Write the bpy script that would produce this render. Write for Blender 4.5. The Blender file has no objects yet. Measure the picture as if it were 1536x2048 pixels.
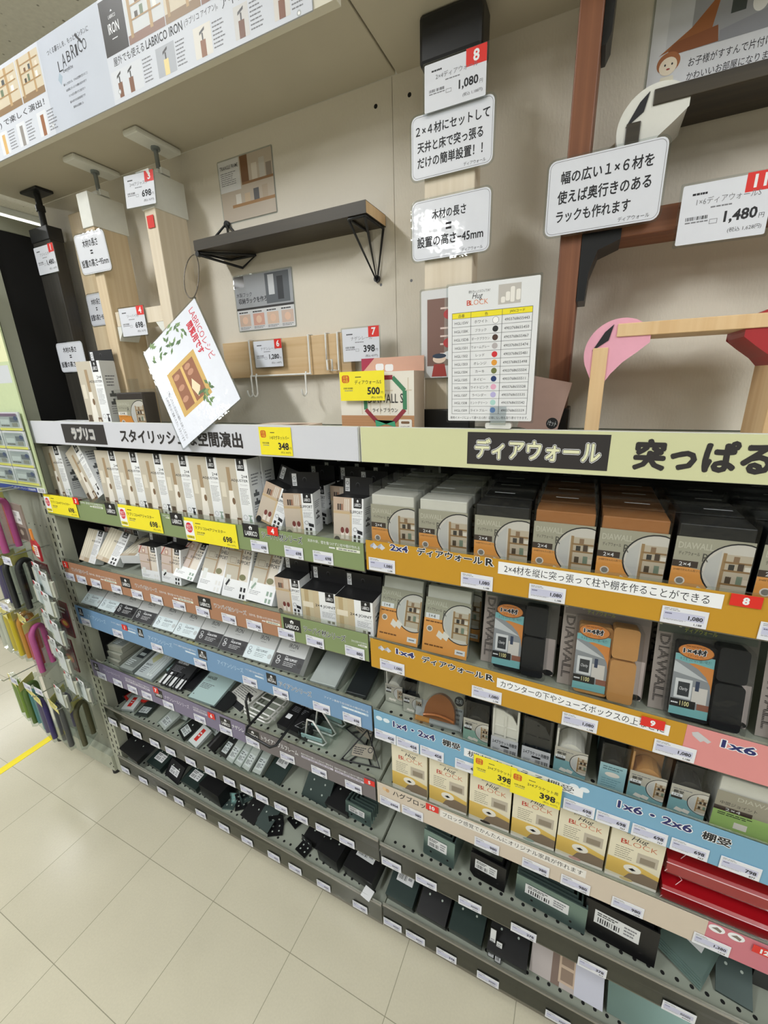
import bpy, bmesh, math, random
from mathutils import Vector, Matrix, Euler
random.seed(7)
SC = bpy.context.scene
COL = SC.collection
# ------------------------------------------------------------------ camera
cam_data = bpy.data.cameras.new('camera')
camera = bpy.data.objects.new('camera', cam_data); COL.objects.link(camera)
# camera axes in the world: right, up, backward
R3 = Matrix(((0.9033, 0.1011, -0.4169), (0.4279, -0.2824, 0.8586), (-0.0309, -0.9539, -0.2984)))
ax_r, ax_d, ax_f = [Vector(R3.col[i]).normalized() for i in range(3)]
camera.matrix_world = Matrix.Translation((0.3923, -0.7130, 1.566)) @ Matrix((ax_r, -ax_d, -ax_f)).transposed().to_4x4()
cam_data.sensor_fit = 'VERTICAL'; cam_data.sensor_height = 36.0
cam_data.lens = 36.0 * 830.81 / 2048.0
cam_data.clip_start = 0.02
SC.camera = camera
# ------------------------------------------------------------------ exposure, world, lamps
SC.view_settings.view_transform = 'Standard'
SC.view_settings.look = 'None'
SC.view_settings.exposure = -0.08
SC.view_settings.gamma = 1.0
SC.view_settings.use_curve_mapping = False
world = bpy.data.worlds.new('world'); SC.world = world; world.use_nodes = True
world.node_tree.nodes['Background'].inputs[0].default_value = (0.93, 0.97, 1.0, 1)
world.node_tree.nodes['Background'].inputs[1].default_value = 0.30
CEIL = 2.90
LAMPS = [(-0.98, 0.22), (-3.80, 1.05), (-6.40, 1.05), (1.80, 0.22), (-3.80, -1.75), (-0.98, -1.55), (1.80, -1.55), (-3.80, -3.50), (-0.98, -3.30), (1.80, -3.30), (-6.40, -1.75)]
LAMP_W = 24.0
for lx, ly in LAMPS:
    ld = bpy.data.lights.new('fluorescent_light', 'AREA'); ld.shape = 'RECTANGLE'
    ld.size = 0.16; ld.size_y = 1.2; ld.energy = LAMP_W * (0.8 if ly > 0 else 0.75 if ly < -3 else 1.75); ld.color = (0.965, 0.985, 1.0)
    lo = bpy.data.objects.new('fluorescent_light', ld); COL.objects.link(lo)
    lo.location = (lx, ly, CEIL - 0.10)
# ------------------------------------------------------------------ materials
def lin(h):
    h = h.lstrip('#')
    c = [int(h[i:i + 2], 16) / 255 for i in (0, 2, 4)]
    return tuple((x / 12.92 if x <= 0.04045 else ((x + 0.055) / 1.055) ** 2.4) for x in c) + (1,)
MATS = {}
def paint(col, rough=0.55, metal=0.0, coat=0.0, grain=0.05, scale=60.0, bump=0.0):
    """procedural material: one colour with a faint noise, optional clear coat and bump"""
    key = (col, rough, metal, coat, grain, scale, bump)
    if key in MATS: return MATS[key]
    m = bpy.data.materials.new('surface_' + col.lstrip('#')); m.use_nodes = True
    nt = m.node_tree; b = nt.nodes['Principled BSDF']
    c = lin(col)
    b.inputs['Base Color'].default_value = c
    b.inputs['Roughness'].default_value = rough; b.inputs['Metallic'].default_value = metal
    if coat: b.inputs['Coat Weight'].default_value = coat; b.inputs['Coat Roughness'].default_value = 0.06
    if grain or bump:
        tc = nt.nodes.new('ShaderNodeTexCoord'); nz = nt.nodes.new('ShaderNodeTexNoise')
        nz.inputs['Scale'].default_value = scale; nz.inputs['Detail'].default_value = 2
        nt.links.new(tc.outputs['Object'], nz.inputs['Vector'])
        if grain:
            mx = nt.nodes.new('ShaderNodeMix'); mx.data_type = 'RGBA'
            mx.inputs[6].default_value = tuple(x * (1 - grain) for x in c[:3]) + (1,)
            mx.inputs[7].default_value = tuple(min(1, x * (1 + grain)) for x in c[:3]) + (1,)
            nt.links.new(nz.outputs['Fac'], mx.inputs[0]); nt.links.new(mx.outputs[2], b.inputs['Base Color'])
        if bump:
            bp = nt.nodes.new('ShaderNodeBump'); bp.inputs['Strength'].default_value = bump; bp.inputs['Distance'].default_value = 0.002
            nt.links.new(nz.outputs['Fac'], bp.inputs['Height']); nt.links.new(bp.outputs[0], b.inputs['Normal'])
            if coat: nt.links.new(bp.outputs[0], b.inputs['Coat Normal'])
    MATS[key] = m
    return m
def clear(tint='#ffffff', gloss=0.10, rough=0.08, key=''):
    """clear plastic film: mostly transparent with a glossy skin"""
    k = ('clear', tint, gloss, rough)
    if k in MATS: return MATS[k]
    m = bpy.data.materials.new('clear_plastic'); m.use_nodes = True; nt = m.node_tree; nt.nodes.clear()
    out = nt.nodes.new('ShaderNodeOutputMaterial'); mix = nt.nodes.new('ShaderNodeMixShader')
    tr = nt.nodes.new('ShaderNodeBsdfTransparent'); tr.inputs[0].default_value = lin(tint)
    gl = nt.nodes.new('ShaderNodeBsdfGlossy'); gl.inputs['Roughness'].default_value = rough
    tc = nt.nodes.new('ShaderNodeTexCoord'); nz = nt.nodes.new('ShaderNodeTexNoise'); nz.inputs['Scale'].default_value = 35
    bp = nt.nodes.new('ShaderNodeBump'); bp.inputs['Strength'].default_value = 0.25; bp.inputs['Distance'].default_value = 0.003
    nt.links.new(tc.outputs['Object'], nz.inputs['Vector']); nt.links.new(nz.outputs['Fac'], bp.inputs['Height']); nt.links.new(bp.outputs[0], gl.inputs['Normal'])
    lw = nt.nodes.new('ShaderNodeLayerWeight'); lw.inputs[0].default_value = 0.35
    mp = nt.nodes.new('ShaderNodeMapRange'); mp.inputs[3].default_value = gloss * .35; mp.inputs[4].default_value = min(0.5, gloss + 0.18)
    nt.links.new(lw.outputs['Fresnel'], mp.inputs[0]); nt.links.new(mp.outputs[0], mix.inputs[0])
    nt.links.new(tr.outputs[0], mix.inputs[1]); nt.links.new(gl.outputs[0], mix.inputs[2]); nt.links.new(mix.outputs[0], out.inputs[0])
    MATS[k] = m
    return m
def wood(c1, c2, sx=6.0, sz=0.8, rough=0.5, axis=2):
    k = ('wood', c1, c2, sx, axis)
    if k in MATS: return MATS[k]
    m = bpy.data.materials.new('wood_grain'); m.use_nodes = True; nt = m.node_tree; b = nt.nodes['Principled BSDF']
    tc = nt.nodes.new('ShaderNodeTexCoord'); mp = nt.nodes.new('ShaderNodeMapping')
    sc = [55.0 * sx / 6] * 3; sc[axis] = 2.2 * sz; mp.inputs['Scale'].default_value = sc
    nz = nt.nodes.new('ShaderNodeTexNoise'); nz.inputs['Scale'].default_value = 1.0; nz.inputs['Detail'].default_value = 5; nz.inputs['Distortion'].default_value = 0.6
    cr = nt.nodes.new('ShaderNodeValToRGB'); cr.color_ramp.elements[0].color = lin(c1); cr.color_ramp.elements[1].color = lin(c2)
    cr.color_ramp.elements[0].position = 0.35; cr.color_ramp.elements[1].position = 0.65
    nt.links.new(tc.outputs['Object'], mp.inputs[0]); nt.links.new(mp.outputs[0], nz.inputs[0]); nt.links.new(nz.outputs['Fac'], cr.inputs[0]); nt.links.new(cr.outputs[0], b.inputs['Base Color'])
    b.inputs['Roughness'].default_value = rough
    MATS[k] = m
    return m
def metal(col='#9fb0ac', rough=0.3): return paint(col, rough, 0.85, 0, 0.10, 30)
def emit(col, s):
    k = ('emit', col, s)
    if k in MATS: return MATS[k]
    m = bpy.data.materials.new('lamp_glow'); m.use_nodes = True; nt = m.node_tree; b = nt.nodes['Principled BSDF']
    b.inputs['Emission Color'].default_value = lin(col); b.inputs['Emission Strength'].default_value = s
    MATS[k] = m
    return m
WHITE = paint('#e9ebee', 0.6, 0, 0, 0.02); CARD = paint('#e4e6ea', 0.42, 0, 0, 0.03); INK = paint('#1c1c22', 0.6, 0, 0, 0.0); BLK = paint('#17171a', 0.5, 0, 0, 0.05)
GREYTX = paint('#77787e', 0.6, 0, 0, 0.0); RED = paint('#d8281f', 0.45, 0, 0, 0.02); YEL = paint('#efe02a', 0.5, 0, 0, 0.02)
FILM = clear('#f6faf9', 0.07, 0.07); LAMI = None
# ------------------------------------------------------------------ mesh builder
TXT = {}
def glyphs(s, bold=0.0, shear=0.0, spacing=1.0):
    k = (s, bold, shear, spacing)
    if k in TXT: return TXT[k]
    cu = bpy.data.curves.new('writing', 'FONT'); cu.body = s; cu.size = 1.0; cu.offset = bold; cu.shear = shear; cu.space_character = spacing
    cu.resolution_u = 2; cu.fill_mode = 'FRONT'
    ob = bpy.data.objects.new('writing', cu); COL.objects.link(ob)
    me = bpy.data.meshes.new_from_object(ob.evaluated_get(bpy.context.evaluated_depsgraph_get()))
    vs = [(v.co.x, v.co.y) for v in me.vertices]; fs = [tuple(p.vertices) for p in me.polygons]
    bpy.data.objects.remove(ob); bpy.data.curves.remove(cu); bpy.data.meshes.remove(me)
    if not vs: vs = [(0, 0), (1, 0), (1, 1)]; fs = []
    x0 = min(v[0] for v in vs); x1 = max(v[0] for v in vs); y0 = min(v[1] for v in vs); y1 = max(v[1] for v in vs)
    TXT[k] = (vs, fs, (x0, y0, x1, y1))
    return TXT[k]
class MB:
    def __init__(s): s.v = []; s.f = []; s.mi = []; s.mats = []; s.smooth = []; s.xf = None
    def mat(s, m):
        if m not in s.mats: s.mats.append(m)
        return s.mats.index(m)
    def add(s, verts, faces, m, smooth=False):
        o = len(s.v); i = s.mat(m)
        for p in verts:
            p = Vector(p)
            s.v.append(s.xf @ p if s.xf else p)
        for f in faces: s.f.append(tuple(o + j for j in f)); s.mi.append(i); s.smooth.append(smooth)
        return s
    def box(s, x0, x1, y0, y1, z0, z1, m):
        vs = [(x, y, z) for z in (z0, z1) for y in (y0, y1) for x in (x0, x1)]
        return s.add(vs, [(0, 2, 3, 1), (4, 5, 7, 6), (0, 1, 5, 4), (2, 6, 7, 3), (0, 4, 6, 2), (1, 3, 7, 5)], m)
    def rbox(s, x0, x1, y0, y1, z0, z1, m, r=0.003):
        """box with chamfered vertical and top edges (rounded rectangle prism along y)"""
        p = rrect(x0, z0, x1, z1, r, 3)
        return s.prism(p, (0, y0, 0), (1, 0, 0), (0, 0, 1), y1 - y0, m)
    def prism(s, poly, O, u, v, depth, m, m2=None):
        """poly in (u,v) at O; extruded along -(u x v) by depth (away from the facing side)"""
        O = Vector(O); u = Vector(u); v = Vector(v); n = u.cross(v).normalized()
        n_ = len(poly)
        a = [O + u * p[0] + v * p[1] for p in poly]; b = [q - n * depth for q in a]
        s.add(a + b, [tuple(range(n_)), tuple(range(2 * n_ - 1, n_ - 1, -1))], m)
        s.add(a + b, [(i, n_ + i, n_ + (i + 1) % n_, (i + 1) % n_) for i in range(n_)], m2 or m)
        return s
    def cyl(s, p0, p1, r, m, n=12, r1=None):
        p0 = Vector(p0); p1 = Vector(p1); d = (p1 - p0).normalized(); r1 = r if r1 is None else r1
        a = d.orthogonal().normalized(); b = d.cross(a)
        ring = lambda c, q: [c + (a * math.cos(t) + b * math.sin(t)) * q for t in [2 * math.pi * i / n for i in range(n)]]
        vs = ring(p0, r) + ring(p1, r1)
        s.add(vs, [(i, (i + 1) % n, n + (i + 1) % n, n + i) for i in range(n)], m, True)
        s.add(vs, [tuple(range(n - 1, -1, -1)), tuple(range(n, 2 * n))], m)
        return s
    def tube(s, pts, r, m, n=8, closed=False):
        P = [Vector(p) for p in pts]; k = len(P); rings = []
        t0 = (P[1] - P[0]).normalized(); nrm = t0.orthogonal().normalized()
        for i in range(k):
            if closed: t = (P[(i + 1) % k] - P[i - 1]).normalized()
            else: t = (P[min(i + 1, k - 1)] - P[max(i - 1, 0)]).normalized()
            nrm = (nrm - t * nrm.dot(t))
            if nrm.length < 1e-6: nrm = t.orthogonal()
            nrm.normalize(); bn = t.cross(nrm)
            rings.append([P[i] + (nrm * math.cos(a) + bn * math.sin(a)) * r for a in [2 * math.pi * j / n for j in range(n)]])
        vs = [q for g in rings for q in g]; fs = []
        for i in range(k if closed else k - 1):
            o, o2 = i * n, ((i + 1) % k) * n
            for j in range(n): fs.append((o + j, o + (j + 1) % n, o2 + (j + 1) % n, o2 + j))
        s.add(vs, fs, m, True)
        if not closed: s.add(vs, [tuple(range(n - 1, -1, -1)), tuple(range((k - 1) * n, k * n))], m)
        return s
    def shear(s, k):
        for q in s.v: q.z += k * q.x
        return s
    def build(s, name, parent=None, loc=None, rot=None, bevel=0.0):
        me = bpy.data.meshes.new(name); me.from_pydata([tuple(q) for q in s.v], [], s.f)
        for m in s.mats: me.materials.append(m)
        me.polygons.foreach_set('material_index', s.mi); me.polygons.foreach_set('use_smooth', s.smooth); me.update()
        o = bpy.data.objects.new(name, me); COL.objects.link(o)
        if parent: o.parent = parent
        if loc is not None: o.location = loc
        if rot is not None: o.rotation_euler = rot
        if bevel:
            b = o.modifiers.new('bevel', 'BEVEL'); b.width = bevel; b.segments = 2; b.limit_method = 'ANGLE'; b.angle_limit = 0.7
        return o
def rrect(x0, y0, x1, y1, r, k=4):
    r = min(r, (x1 - x0) / 2.01, (y1 - y0) / 2.01); out = []
    for cx, cy, a0 in ((x1 - r, y1 - r, 0), (x0 + r, y1 - r, 90), (x0 + r, y0 + r, 180), (x1 - r, y0 + r, 270)):
        for i in range(k + 1):
            a = math.radians(a0 + 90 * i / k); out.append((cx + r * math.cos(a), cy + r * math.sin(a)))
    return out
def arc(cx, cy, r, a0, a1, k=12):
    return [(cx + r * math.cos(math.radians(a0 + (a1 - a0) * i / k)), cy + r * math.sin(math.radians(a0 + (a1 - a0) * i / k))) for i in range(k + 1)]
STEP = 0.00006
class Face:
    """a printed surface: flat ink shapes laid one over the other on the face at O spanned by u, v"""
    def __init__(s, mb, O, u, v, lift=0.0):
        s.mb = mb; s.O = Vector(O); s.u = Vector(u); s.v = Vector(v); s.n = s.u.cross(s.v).normalized(); s.k = lift; s.base = lift; s.lay = []
    def P(s, a, b): return s.O + s.u * a + s.v * b + s.n * s.k
    def up(s, a0=-9, b0=-9, a1=9, b1=9):
        k = s.base
        for q in s.lay:
            if q[4] > k and a0 < q[2] and q[0] < a1 and b0 < q[3] and q[1] < b1: k = q[4]
        s.k = k + STEP; s.lay.append((a0, b0, a1, b1, s.k))
    def poly(s, pts, m):
        s.up(min(p[0] for p in pts), min(p[1] for p in pts), max(p[0] for p in pts), max(p[1] for p in pts)); s.mb.add([s.P(*p) for p in pts], [tuple(range(len(pts)))], m); return s
    def rect(s, a0, b0, a1, b1, m): return s.poly([(a0, b0), (a1, b0), (a1, b1), (a0, b1)], m)
    def rrect(s, a0, b0, a1, b1, r, m): return s.poly(rrect(a0, b0, a1, b1, r), m)
    def ell(s, cx, cy, rx, ry, m, n=24): return s.poly([(cx + rx * math.cos(2 * math.pi * i / n), cy + ry * math.sin(2 * math.pi * i / n)) for i in range(n)], m)
    def ring(s, cx, cy, r, w, m, a0=0, a1=360, n=24):
        s.up(cx - r - w, cy - r - w, cx + r + w, cy + r + w); vs = []
        for i in range(n + 1):
            t = math.radians(a0 + (a1 - a0) * i / n)
            for q in (r - w / 2, r + w / 2): vs.append(s.P(cx + q * math.cos(t), cy + q * math.sin(t)))
        s.mb.add(vs, [(2 * i, 2 * i + 1, 2 * i + 3, 2 * i + 2) for i in range(n)], m); return s
    def line(s, a, b, w, m):
        d = Vector((b[0] - a[0], b[1] - a[1])); d.normalize(); p = Vector((-d.y, d.x)) * w / 2
        return s.poly([(a[0] - p.x, a[1] - p.y), (b[0] - p.x, b[1] - p.y), (b[0] + p.x, b[1] + p.y), (a[0] + p.x, a[1] + p.y)], m)
    def frame(s, a0, b0, a1, b1, w, m):
        for q in ((a0, b0, a1, b0 + w), (a0, b1 - w, a1, b1), (a0, b0, a0 + w, b1), (a1 - w, b0, a1, b1)): s.rect(*q, m)
        return s
    def text(s, t, a0, b0, a1, b1, m, bold=0.0, align='L', fit=False, shear=0.0, out=None, ow=0.03):
        """writing inside the box; fit stretches it to the whole box, else the height rules and the width is a limit"""
        wide = any(ord(c) > 0x2E00 for c in t)
        vs, fs, (x0, y0, x1, y1) = glyphs(t, 0.0 if wide else bold, shear)
        w, h = x1 - x0, y1 - y0
        if fit: sx, sy = (a1 - a0) / w, (b1 - b0) / h
        else:
            sy = (b1 - b0) / max(h, 0.45); sx = min(sy, (a1 - a0) / w)
        tw = w * sx
        ox = a0 if align == 'L' else (a1 - tw if align == 'R' else (a0 + a1 - tw) / 2)
        oy = b0 + ((b1 - b0) - h * sy) / 2
        def put(r, n, mm):
            s.up(ox - r, oy - r * sy, ox + tw + r, oy + h * sy + r * sy); offs = [(r * math.cos(2 * math.pi * i / n), r * math.sin(2 * math.pi * i / n)) for i in range(n)] if r > 0 else [(0, 0)]
            for i, (dx, dy) in enumerate(offs):
                s.k += STEP * .02
                s.mb.add([s.P(ox + (p[0] - x0 + dx) * sx, oy + (p[1] - y0 + dy) * sy) for p in vs], fs, mm)
        if out is not None: put((bold if wide else 0) + ow * 1.6, 10, out)
        put(max(0.0, bold) * 1.0 if wide else 0.0, 5 if bold < .03 else 8, m)
        return s
    def bars(s, a0, b0, a1, b1, n, m, fill=0.45, ragged=0.3, seed=1):
        """fine print too small to read: n thin ragged rows"""
        rn = random.Random(seed); dh = (b1 - b0) / n; s.up(a0, b0, a1, b1)
        for i in range(n):
            y = b1 - dh * (i + 0.5); x = a0; end = a1 - (a1 - a0) * rn.random() * ragged
            while x < end - 1e-6:
                w = min(end - x, (a1 - a0) * (0.08 + 0.2 * rn.random()))
                h = dh * fill / 2
                s.mb.add([s.P(x, y - h), s.P(x + w * 0.86, y - h), s.P(x + w * 0.86, y + h), s.P(x, y + h)], [(0, 1, 2, 3)], m); x += w
        return s
    def code(s, a0, b0, a1, b1, m, n=14, seed=3):
        rn = random.Random(seed); s.up(a0, b0, a1, b1); x = a0; st = (a1 - a0) / n
        for i in range(n):
            w = st * (0.25 + 0.5 * rn.random()); s.mb.add([s.P(x, b0), s.P(x + w, b0), s.P(x + w, b1), s.P(x, b1)], [(0, 1, 2, 3)], m); x += st
        return s
# ------------------------------------------------------------------ scene bookkeeping
def tag(o, label, cat, group=None):
    o['label'] = label; o['category'] = cat
    if group: o['group'] = group
    return o
def thing(name, label, cat, loc=(0, 0, 0), rot=(0, 0, 0), group=None):
    o = bpy.data.objects.new(name, None); COL.objects.link(o); o.empty_display_size = 0.02
    o.location = loc; o.rotation_euler = rot
    return tag(o, label, cat, group)
def structure(o): o['kind'] = 'structure'; return o
def copy_thing(o, parent=None):
    c = o.copy(); COL.objects.link(c)
    if parent is not None: c.parent = parent
    for ch in list(o.children): copy_thing(ch, c)
    return c
def place(o, loc, rot=(0, 0, 0), label=None, group=None):
    o.location = loc; o.rotation_euler = rot
    if label: o['label'] = label
    if group: o['group'] = group
    return o
ORD = ['first', 'second', 'third', 'fourth', 'fifth', 'sixth', 'seventh', 'eighth', 'ninth', 'tenth', 'eleventh', 'twelfth', 'thirteenth', 'fourteenth']
def rad(*a): return tuple(math.radians(x) for x in a)
class Kit:
    """first call builds, later calls copy"""
    def __init__(s, fn): s.fn = fn; s.proto = {}
    def __call__(s, key, loc, rot, label, group=None):
        if key not in s.proto: o = s.fn(key); s.proto[key] = o
        else: o = copy_thing(s.proto[key])
        o.location = loc; o.rotation_euler = rot; o['label'] = label
        if group: o['group'] = group
        elif 'group' in o: del o['group']
        return o
class Goods(Kit):
    """like Kit, and the thing is lowered or lifted until it just rests on the given height"""
    def __init__(s, fn): super().__init__(fn); s.hull = {}
    def __call__(s, key, loc, rot, label, group=None, rest=True):
        o = super().__call__(key, loc, rot, label, group)
        if rest:
            if key not in s.hull:
                pts = set()
                for c in [s.proto[key]] + list(s.proto[key].children_recursive):
                    if c.type == 'MESH':
                        m = Matrix.Identity(4); q = c
                        while q is not s.proto[key]: m = q.matrix_basis @ m; q = q.parent
                        for v in c.data.vertices: p = m @ v.co; pts.add((round(p.x, 4), round(p.y, 4), round(p.z, 4)))
                s.hull[key] = [Vector(p) for p in pts]
            R = Euler(rot).to_matrix(); low = min((R[2][0] * p.x + R[2][1] * p.y + R[2][2] * p.z) for p in s.hull[key])
            o.location.z = loc[2] - low + .0004
        return o
def settle(o, z):
    """rest a one-off thing on height z"""
    R = Euler(o.rotation_euler).to_matrix(); low = 1e9
    for c in [o] + list(o.children_recursive):
        if c.type == 'MESH':
            m = Matrix.Identity(4); q = c
            while q is not o: m = q.matrix_basis @ m; q = q.parent
            for v in c.data.vertices: low = min(low, (R @ (m @ v.co)).z)
    o.location.z = z - low + .0004
    return o
# ------------------------------------------------------------------ the room
def floor_mat():
    m = bpy.data.materials.new('vinyl_floor_tiles'); m.use_nodes = True; nt = m.node_tree; b = nt.nodes['Principled BSDF']
    tc = nt.nodes.new('ShaderNodeTexCoord'); mp = nt.nodes.new('ShaderNodeMapping'); mp.inputs['Location'].default_value = (0.528, 0.158, 0)
    nt.links.new(tc.outputs['Object'], mp.inputs[0])
    bk = nt.nodes.new('ShaderNodeTexBrick'); bk.offset = 0.0; bk.squash = 1.0
    bk.inputs['Scale'].default_value = 1.0; bk.inputs['Brick Width'].default_value = 0.303; bk.inputs['Row Height'].default_value = 0.303; bk.inputs['Mortar Size'].default_value = 0.0011; bk.inputs['Mortar Smooth'].default_value = 0.3
    bk.inputs['Color1'].default_value = lin('#cbc5af'); bk.inputs['Color2'].default_value = lin('#cfc9b3'); bk.inputs['Mortar'].default_value = lin('#96937f')
    nt.links.new(mp.outputs[0], bk.inputs[0])
    nz = nt.nodes.new('ShaderNodeTexNoise'); nz.inputs['Scale'].default_value = 5; nz.inputs['Detail'].default_value = 6; nt.links.new(tc.outputs['Object'], nz.inputs['Vector'])
    nf = nt.nodes.new('ShaderNodeTexNoise'); nf.inputs['Scale'].default_value = 180; nt.links.new(tc.outputs['Object'], nf.inputs['Vector'])
    a = nt.nodes.new('ShaderNodeMix'); a.data_type = 'RGBA'; a.blend_type = 'MULTIPLY'; a.inputs[0].default_value = 0.16
    nt.links.new(bk.outputs[0], a.inputs[6]); nt.links.new(nz.outputs['Fac'], a.inputs[7])
    c = nt.nodes.new('ShaderNodeMix'); c.data_type = 'RGBA'; c.blend_type = 'MULTIPLY'; c.inputs[0].default_value = 0.12
    nt.links.new(a.outputs[2], c.inputs[6]); nt.links.new(nf.outputs['Fac'], c.inputs[7]); nt.links.new(c.outputs[2], b.inputs['Base Color'])
    mr = nt.nodes.new('ShaderNodeMapRange'); mr.inputs[3].default_value = 0.16; mr.inputs[4].default_value = 0.30
    nt.links.new(nz.outputs['Fac'], mr.inputs[0]); nt.links.new(mr.outputs[0], b.inputs['Roughness'])
    bp = nt.nodes.new('ShaderNodeBump'); bp.inputs['Strength'].default_value = 0.025; bp.inputs['Distance'].default_value = 0.004
    nt.links.new(nz.outputs['Fac'], bp.inputs['Height']); nt.links.new(bp.outputs[0], b.inputs['Normal'])
    return m
def ceil_mat():
    m = bpy.data.materials.new('mineral_ceiling_board'); m.use_nodes = True; nt = m.node_tree; b = nt.nodes['Principled BSDF']
    tc = nt.nodes.new('ShaderNodeTexCoord')
    vo = nt.nodes.new('ShaderNodeTexVoronoi'); vo.inputs['Scale'].default_value = 22; nz = nt.nodes.new('ShaderNodeTexNoise'); nz.inputs['Scale'].default_value = 60; nz.inputs['Detail'].default_value = 6
    nt.links.new(tc.outputs['Object'], vo.inputs['Vector']); nt.links.new(tc.outputs['Object'], nz.inputs['Vector'])
    cr = nt.nodes.new('ShaderNodeValToRGB'); cr.color_ramp.elements[0].position = 0.07; cr.color_ramp.elements[0].color = lin('#8d8b80'); cr.color_ramp.elements[1].position = 0.14; cr.color_ramp.elements[1].color = lin('#e2e0d6')
    nt.links.new(vo.outputs['Distance'], cr.inputs[0])
    mx = nt.nodes.new('ShaderNodeMix'); mx.data_type = 'RGBA'; mx.blend_type = 'MULTIPLY'; mx.inputs[0].default_value = 0.25
    nt.links.new(cr.outputs[0], mx.inputs[6]); nt.links.new(nz.outputs['Fac'], mx.inputs[7]); nt.links.new(mx.outputs[2], b.inputs['Base Color'])
    b.inputs['Roughness'].default_value = 0.9
    return m
def wall_mat():
    m = bpy.data.materials.new('embossed_cream_wallpaper'); m.use_nodes = True; nt = m.node_tree; b = nt.nodes['Principled BSDF']
    b.inputs['Base Color'].default_value = lin('#dbd4c6'); b.inputs['Roughness'].default_value = 0.75
    tc = nt.nodes.new('ShaderNodeTexCoord'); mp = nt.nodes.new('ShaderNodeMapping'); mp.inputs['Scale'].default_value = (260, 260, 90)
    nz = nt.nodes.new('ShaderNodeTexNoise'); nz.inputs['Scale'].default_value = 1; nz.inputs['Detail'].default_value = 3
    bp = nt.nodes.new('ShaderNodeBump'); bp.inputs['Strength'].default_value = 0.35; bp.inputs['Distance'].default_value = 0.002
    nt.links.new(tc.outputs['Object'], mp.inputs[0]); nt.links.new(mp.outputs[0], nz.inputs['Vector']); nt.links.new(nz.outputs['Fac'], bp.inputs['Height']); nt.links.new(bp.outputs[0], b.inputs['Normal'])
    return m
CREAM = wall_mat()
structure(MB().box(-9, 4, -4.6, 5, -0.05, 0, floor_mat()).build('floor'))
structure(MB().box(-9, 4, -4.6, 5, CEIL, CEIL + 0.05, ceil_mat()).build('ceiling'))
WALLP = paint('#c9c8be', 0.8, 0, 0, 0.04, 6)
structure(MB().box(-9.1, -9, -4.6, 5, 0, CEIL, WALLP).build('wall_left'))
structure(MB().box(4, 4.1, -4.6, 5, 0, CEIL, WALLP).build('wall_right'))
structure(MB().box(-9, 4, 5, 5.1, 0, CEIL, WALLP).build('wall_back'))
structure(MB().box(-9, 4, -4.7, -4.6, 0, CEIL, paint('#84827b', 0.8, 0, 0, 0.04, 6)).build('wall_front'))
# ceiling lamps: a white tray with one glowing tube, hung under the ceiling
GLOW = emit('#fffdf2', 16.0); TRAY = paint('#dfe2e0', 0.4)
def make_lamp(_):
    t = thing('ceiling_lamp', 'lamp', 'ceiling lamp')
    MB().box(-0.11, 0.11, -0.62, 0.62, -0.045, 0, TRAY).build('tray', t, bevel=0.004)
    MB().cyl((0, -0.6, -0.066), (0, 0.6, -0.066), 0.015, GLOW).build('tube', t)
    return t
lamp = Kit(make_lamp)
for i, (lx, ly) in enumerate(LAMPS):
    tt = 'long white fluorescent ceiling lamp above the top left end of the shelves' if i == 0 else 'white fluorescent ceiling lamp far off at the left, beyond the end of the shelves' if lx < -3 else 'white fluorescent ceiling lamp over the aisle'
    lamp(0, (lx, ly, CEIL), (0, 0, 0), tt, 'fluorescent lamps on the ceiling')
tag(MB().box(-1.775, -1.738, -1.6, 2.4, 0, 0.0012, paint('#f0dc1e', 0.5)).build('floor_tape'), 'yellow tape line stuck on the floor at the end of the shelves', 'tape')
# ------------------------------------------------------------------ the gondola: panels, posts, boards
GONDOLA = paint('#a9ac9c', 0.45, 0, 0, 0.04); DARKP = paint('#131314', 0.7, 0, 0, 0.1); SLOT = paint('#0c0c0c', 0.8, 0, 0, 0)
for nm, x0, x1, lb in (('left', -1.2, -0.0055, 'cream wallpapered panel behind the posts and the dark shelf, left of the seam'), ('right', -0.0045, 1.25, 'cream wallpapered panel behind the pink cornered frame, right of the seam')):
    mb = MB().box(x0, x1, 0.2, 0.215, 1.468, 2.117, CREAM)
    f = Face(mb, (x0, 0.2, 1.468), (1, 0, 0), (0, 0, 1))
    sx = x1 - x0 - 0.035 if nm == 'left' else 0.035
    f.ell(sx, 0.612, 0.004, 0.004, SLOT, 10); f.ell(sx, 0.3, 0.003, 0.003, GREYTX, 10)
    tag(mb.build('back_panel'), lb, 'wall panel')
SOF = paint('#bdb6a4', 0.7, 0, 0, 0.05, 12)
tag(MB().box(-1.2, 0.003, 0.0, 0.2, 2.117, 2.137, SOF).build('canopy_board', bevel=0.002), 'grey beige canopy board over the left bay, three post pads pressed to it', 'board')
tag(MB().box(0.006, 1.25, 0.0, 0.215, 2.117, 2.137, SOF).build('canopy_board', bevel=0.002), 'grey beige canopy board over the right bay, black post cap touching it', 'board')
tag(MB().box(-1.2, 0.003, -0.016, -0.001, 2.098, 2.2515, paint('#d8d4c4', 0.6)).build('fascia_board'), 'cream front edge board of the left canopy carrying the long printed banner', 'board')
t = thing('side_panel', 'tall black end panel at the left end of the upper display', 'panel', (-1.2, 0, 0))
MB().box(-0.010, -0.002, 0.052, 0.44, 0.06, 2.022, paint('#0b0b0c', 0.9, 0, 0, 0)).build('panel', t)
MB().box(-0.012, -0.001, 0.052, 0.44, 2.022, 2.062, GONDOLA).build('top_cap', t, bevel=0.003)
mb = MB().box(-1.264, -1.200, 0.014, 0.05, 0.02, 2.05, GONDOLA); f = Face(mb, (0, 0.014, 0), (1, 0, 0), (0, 0, 1))
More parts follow.
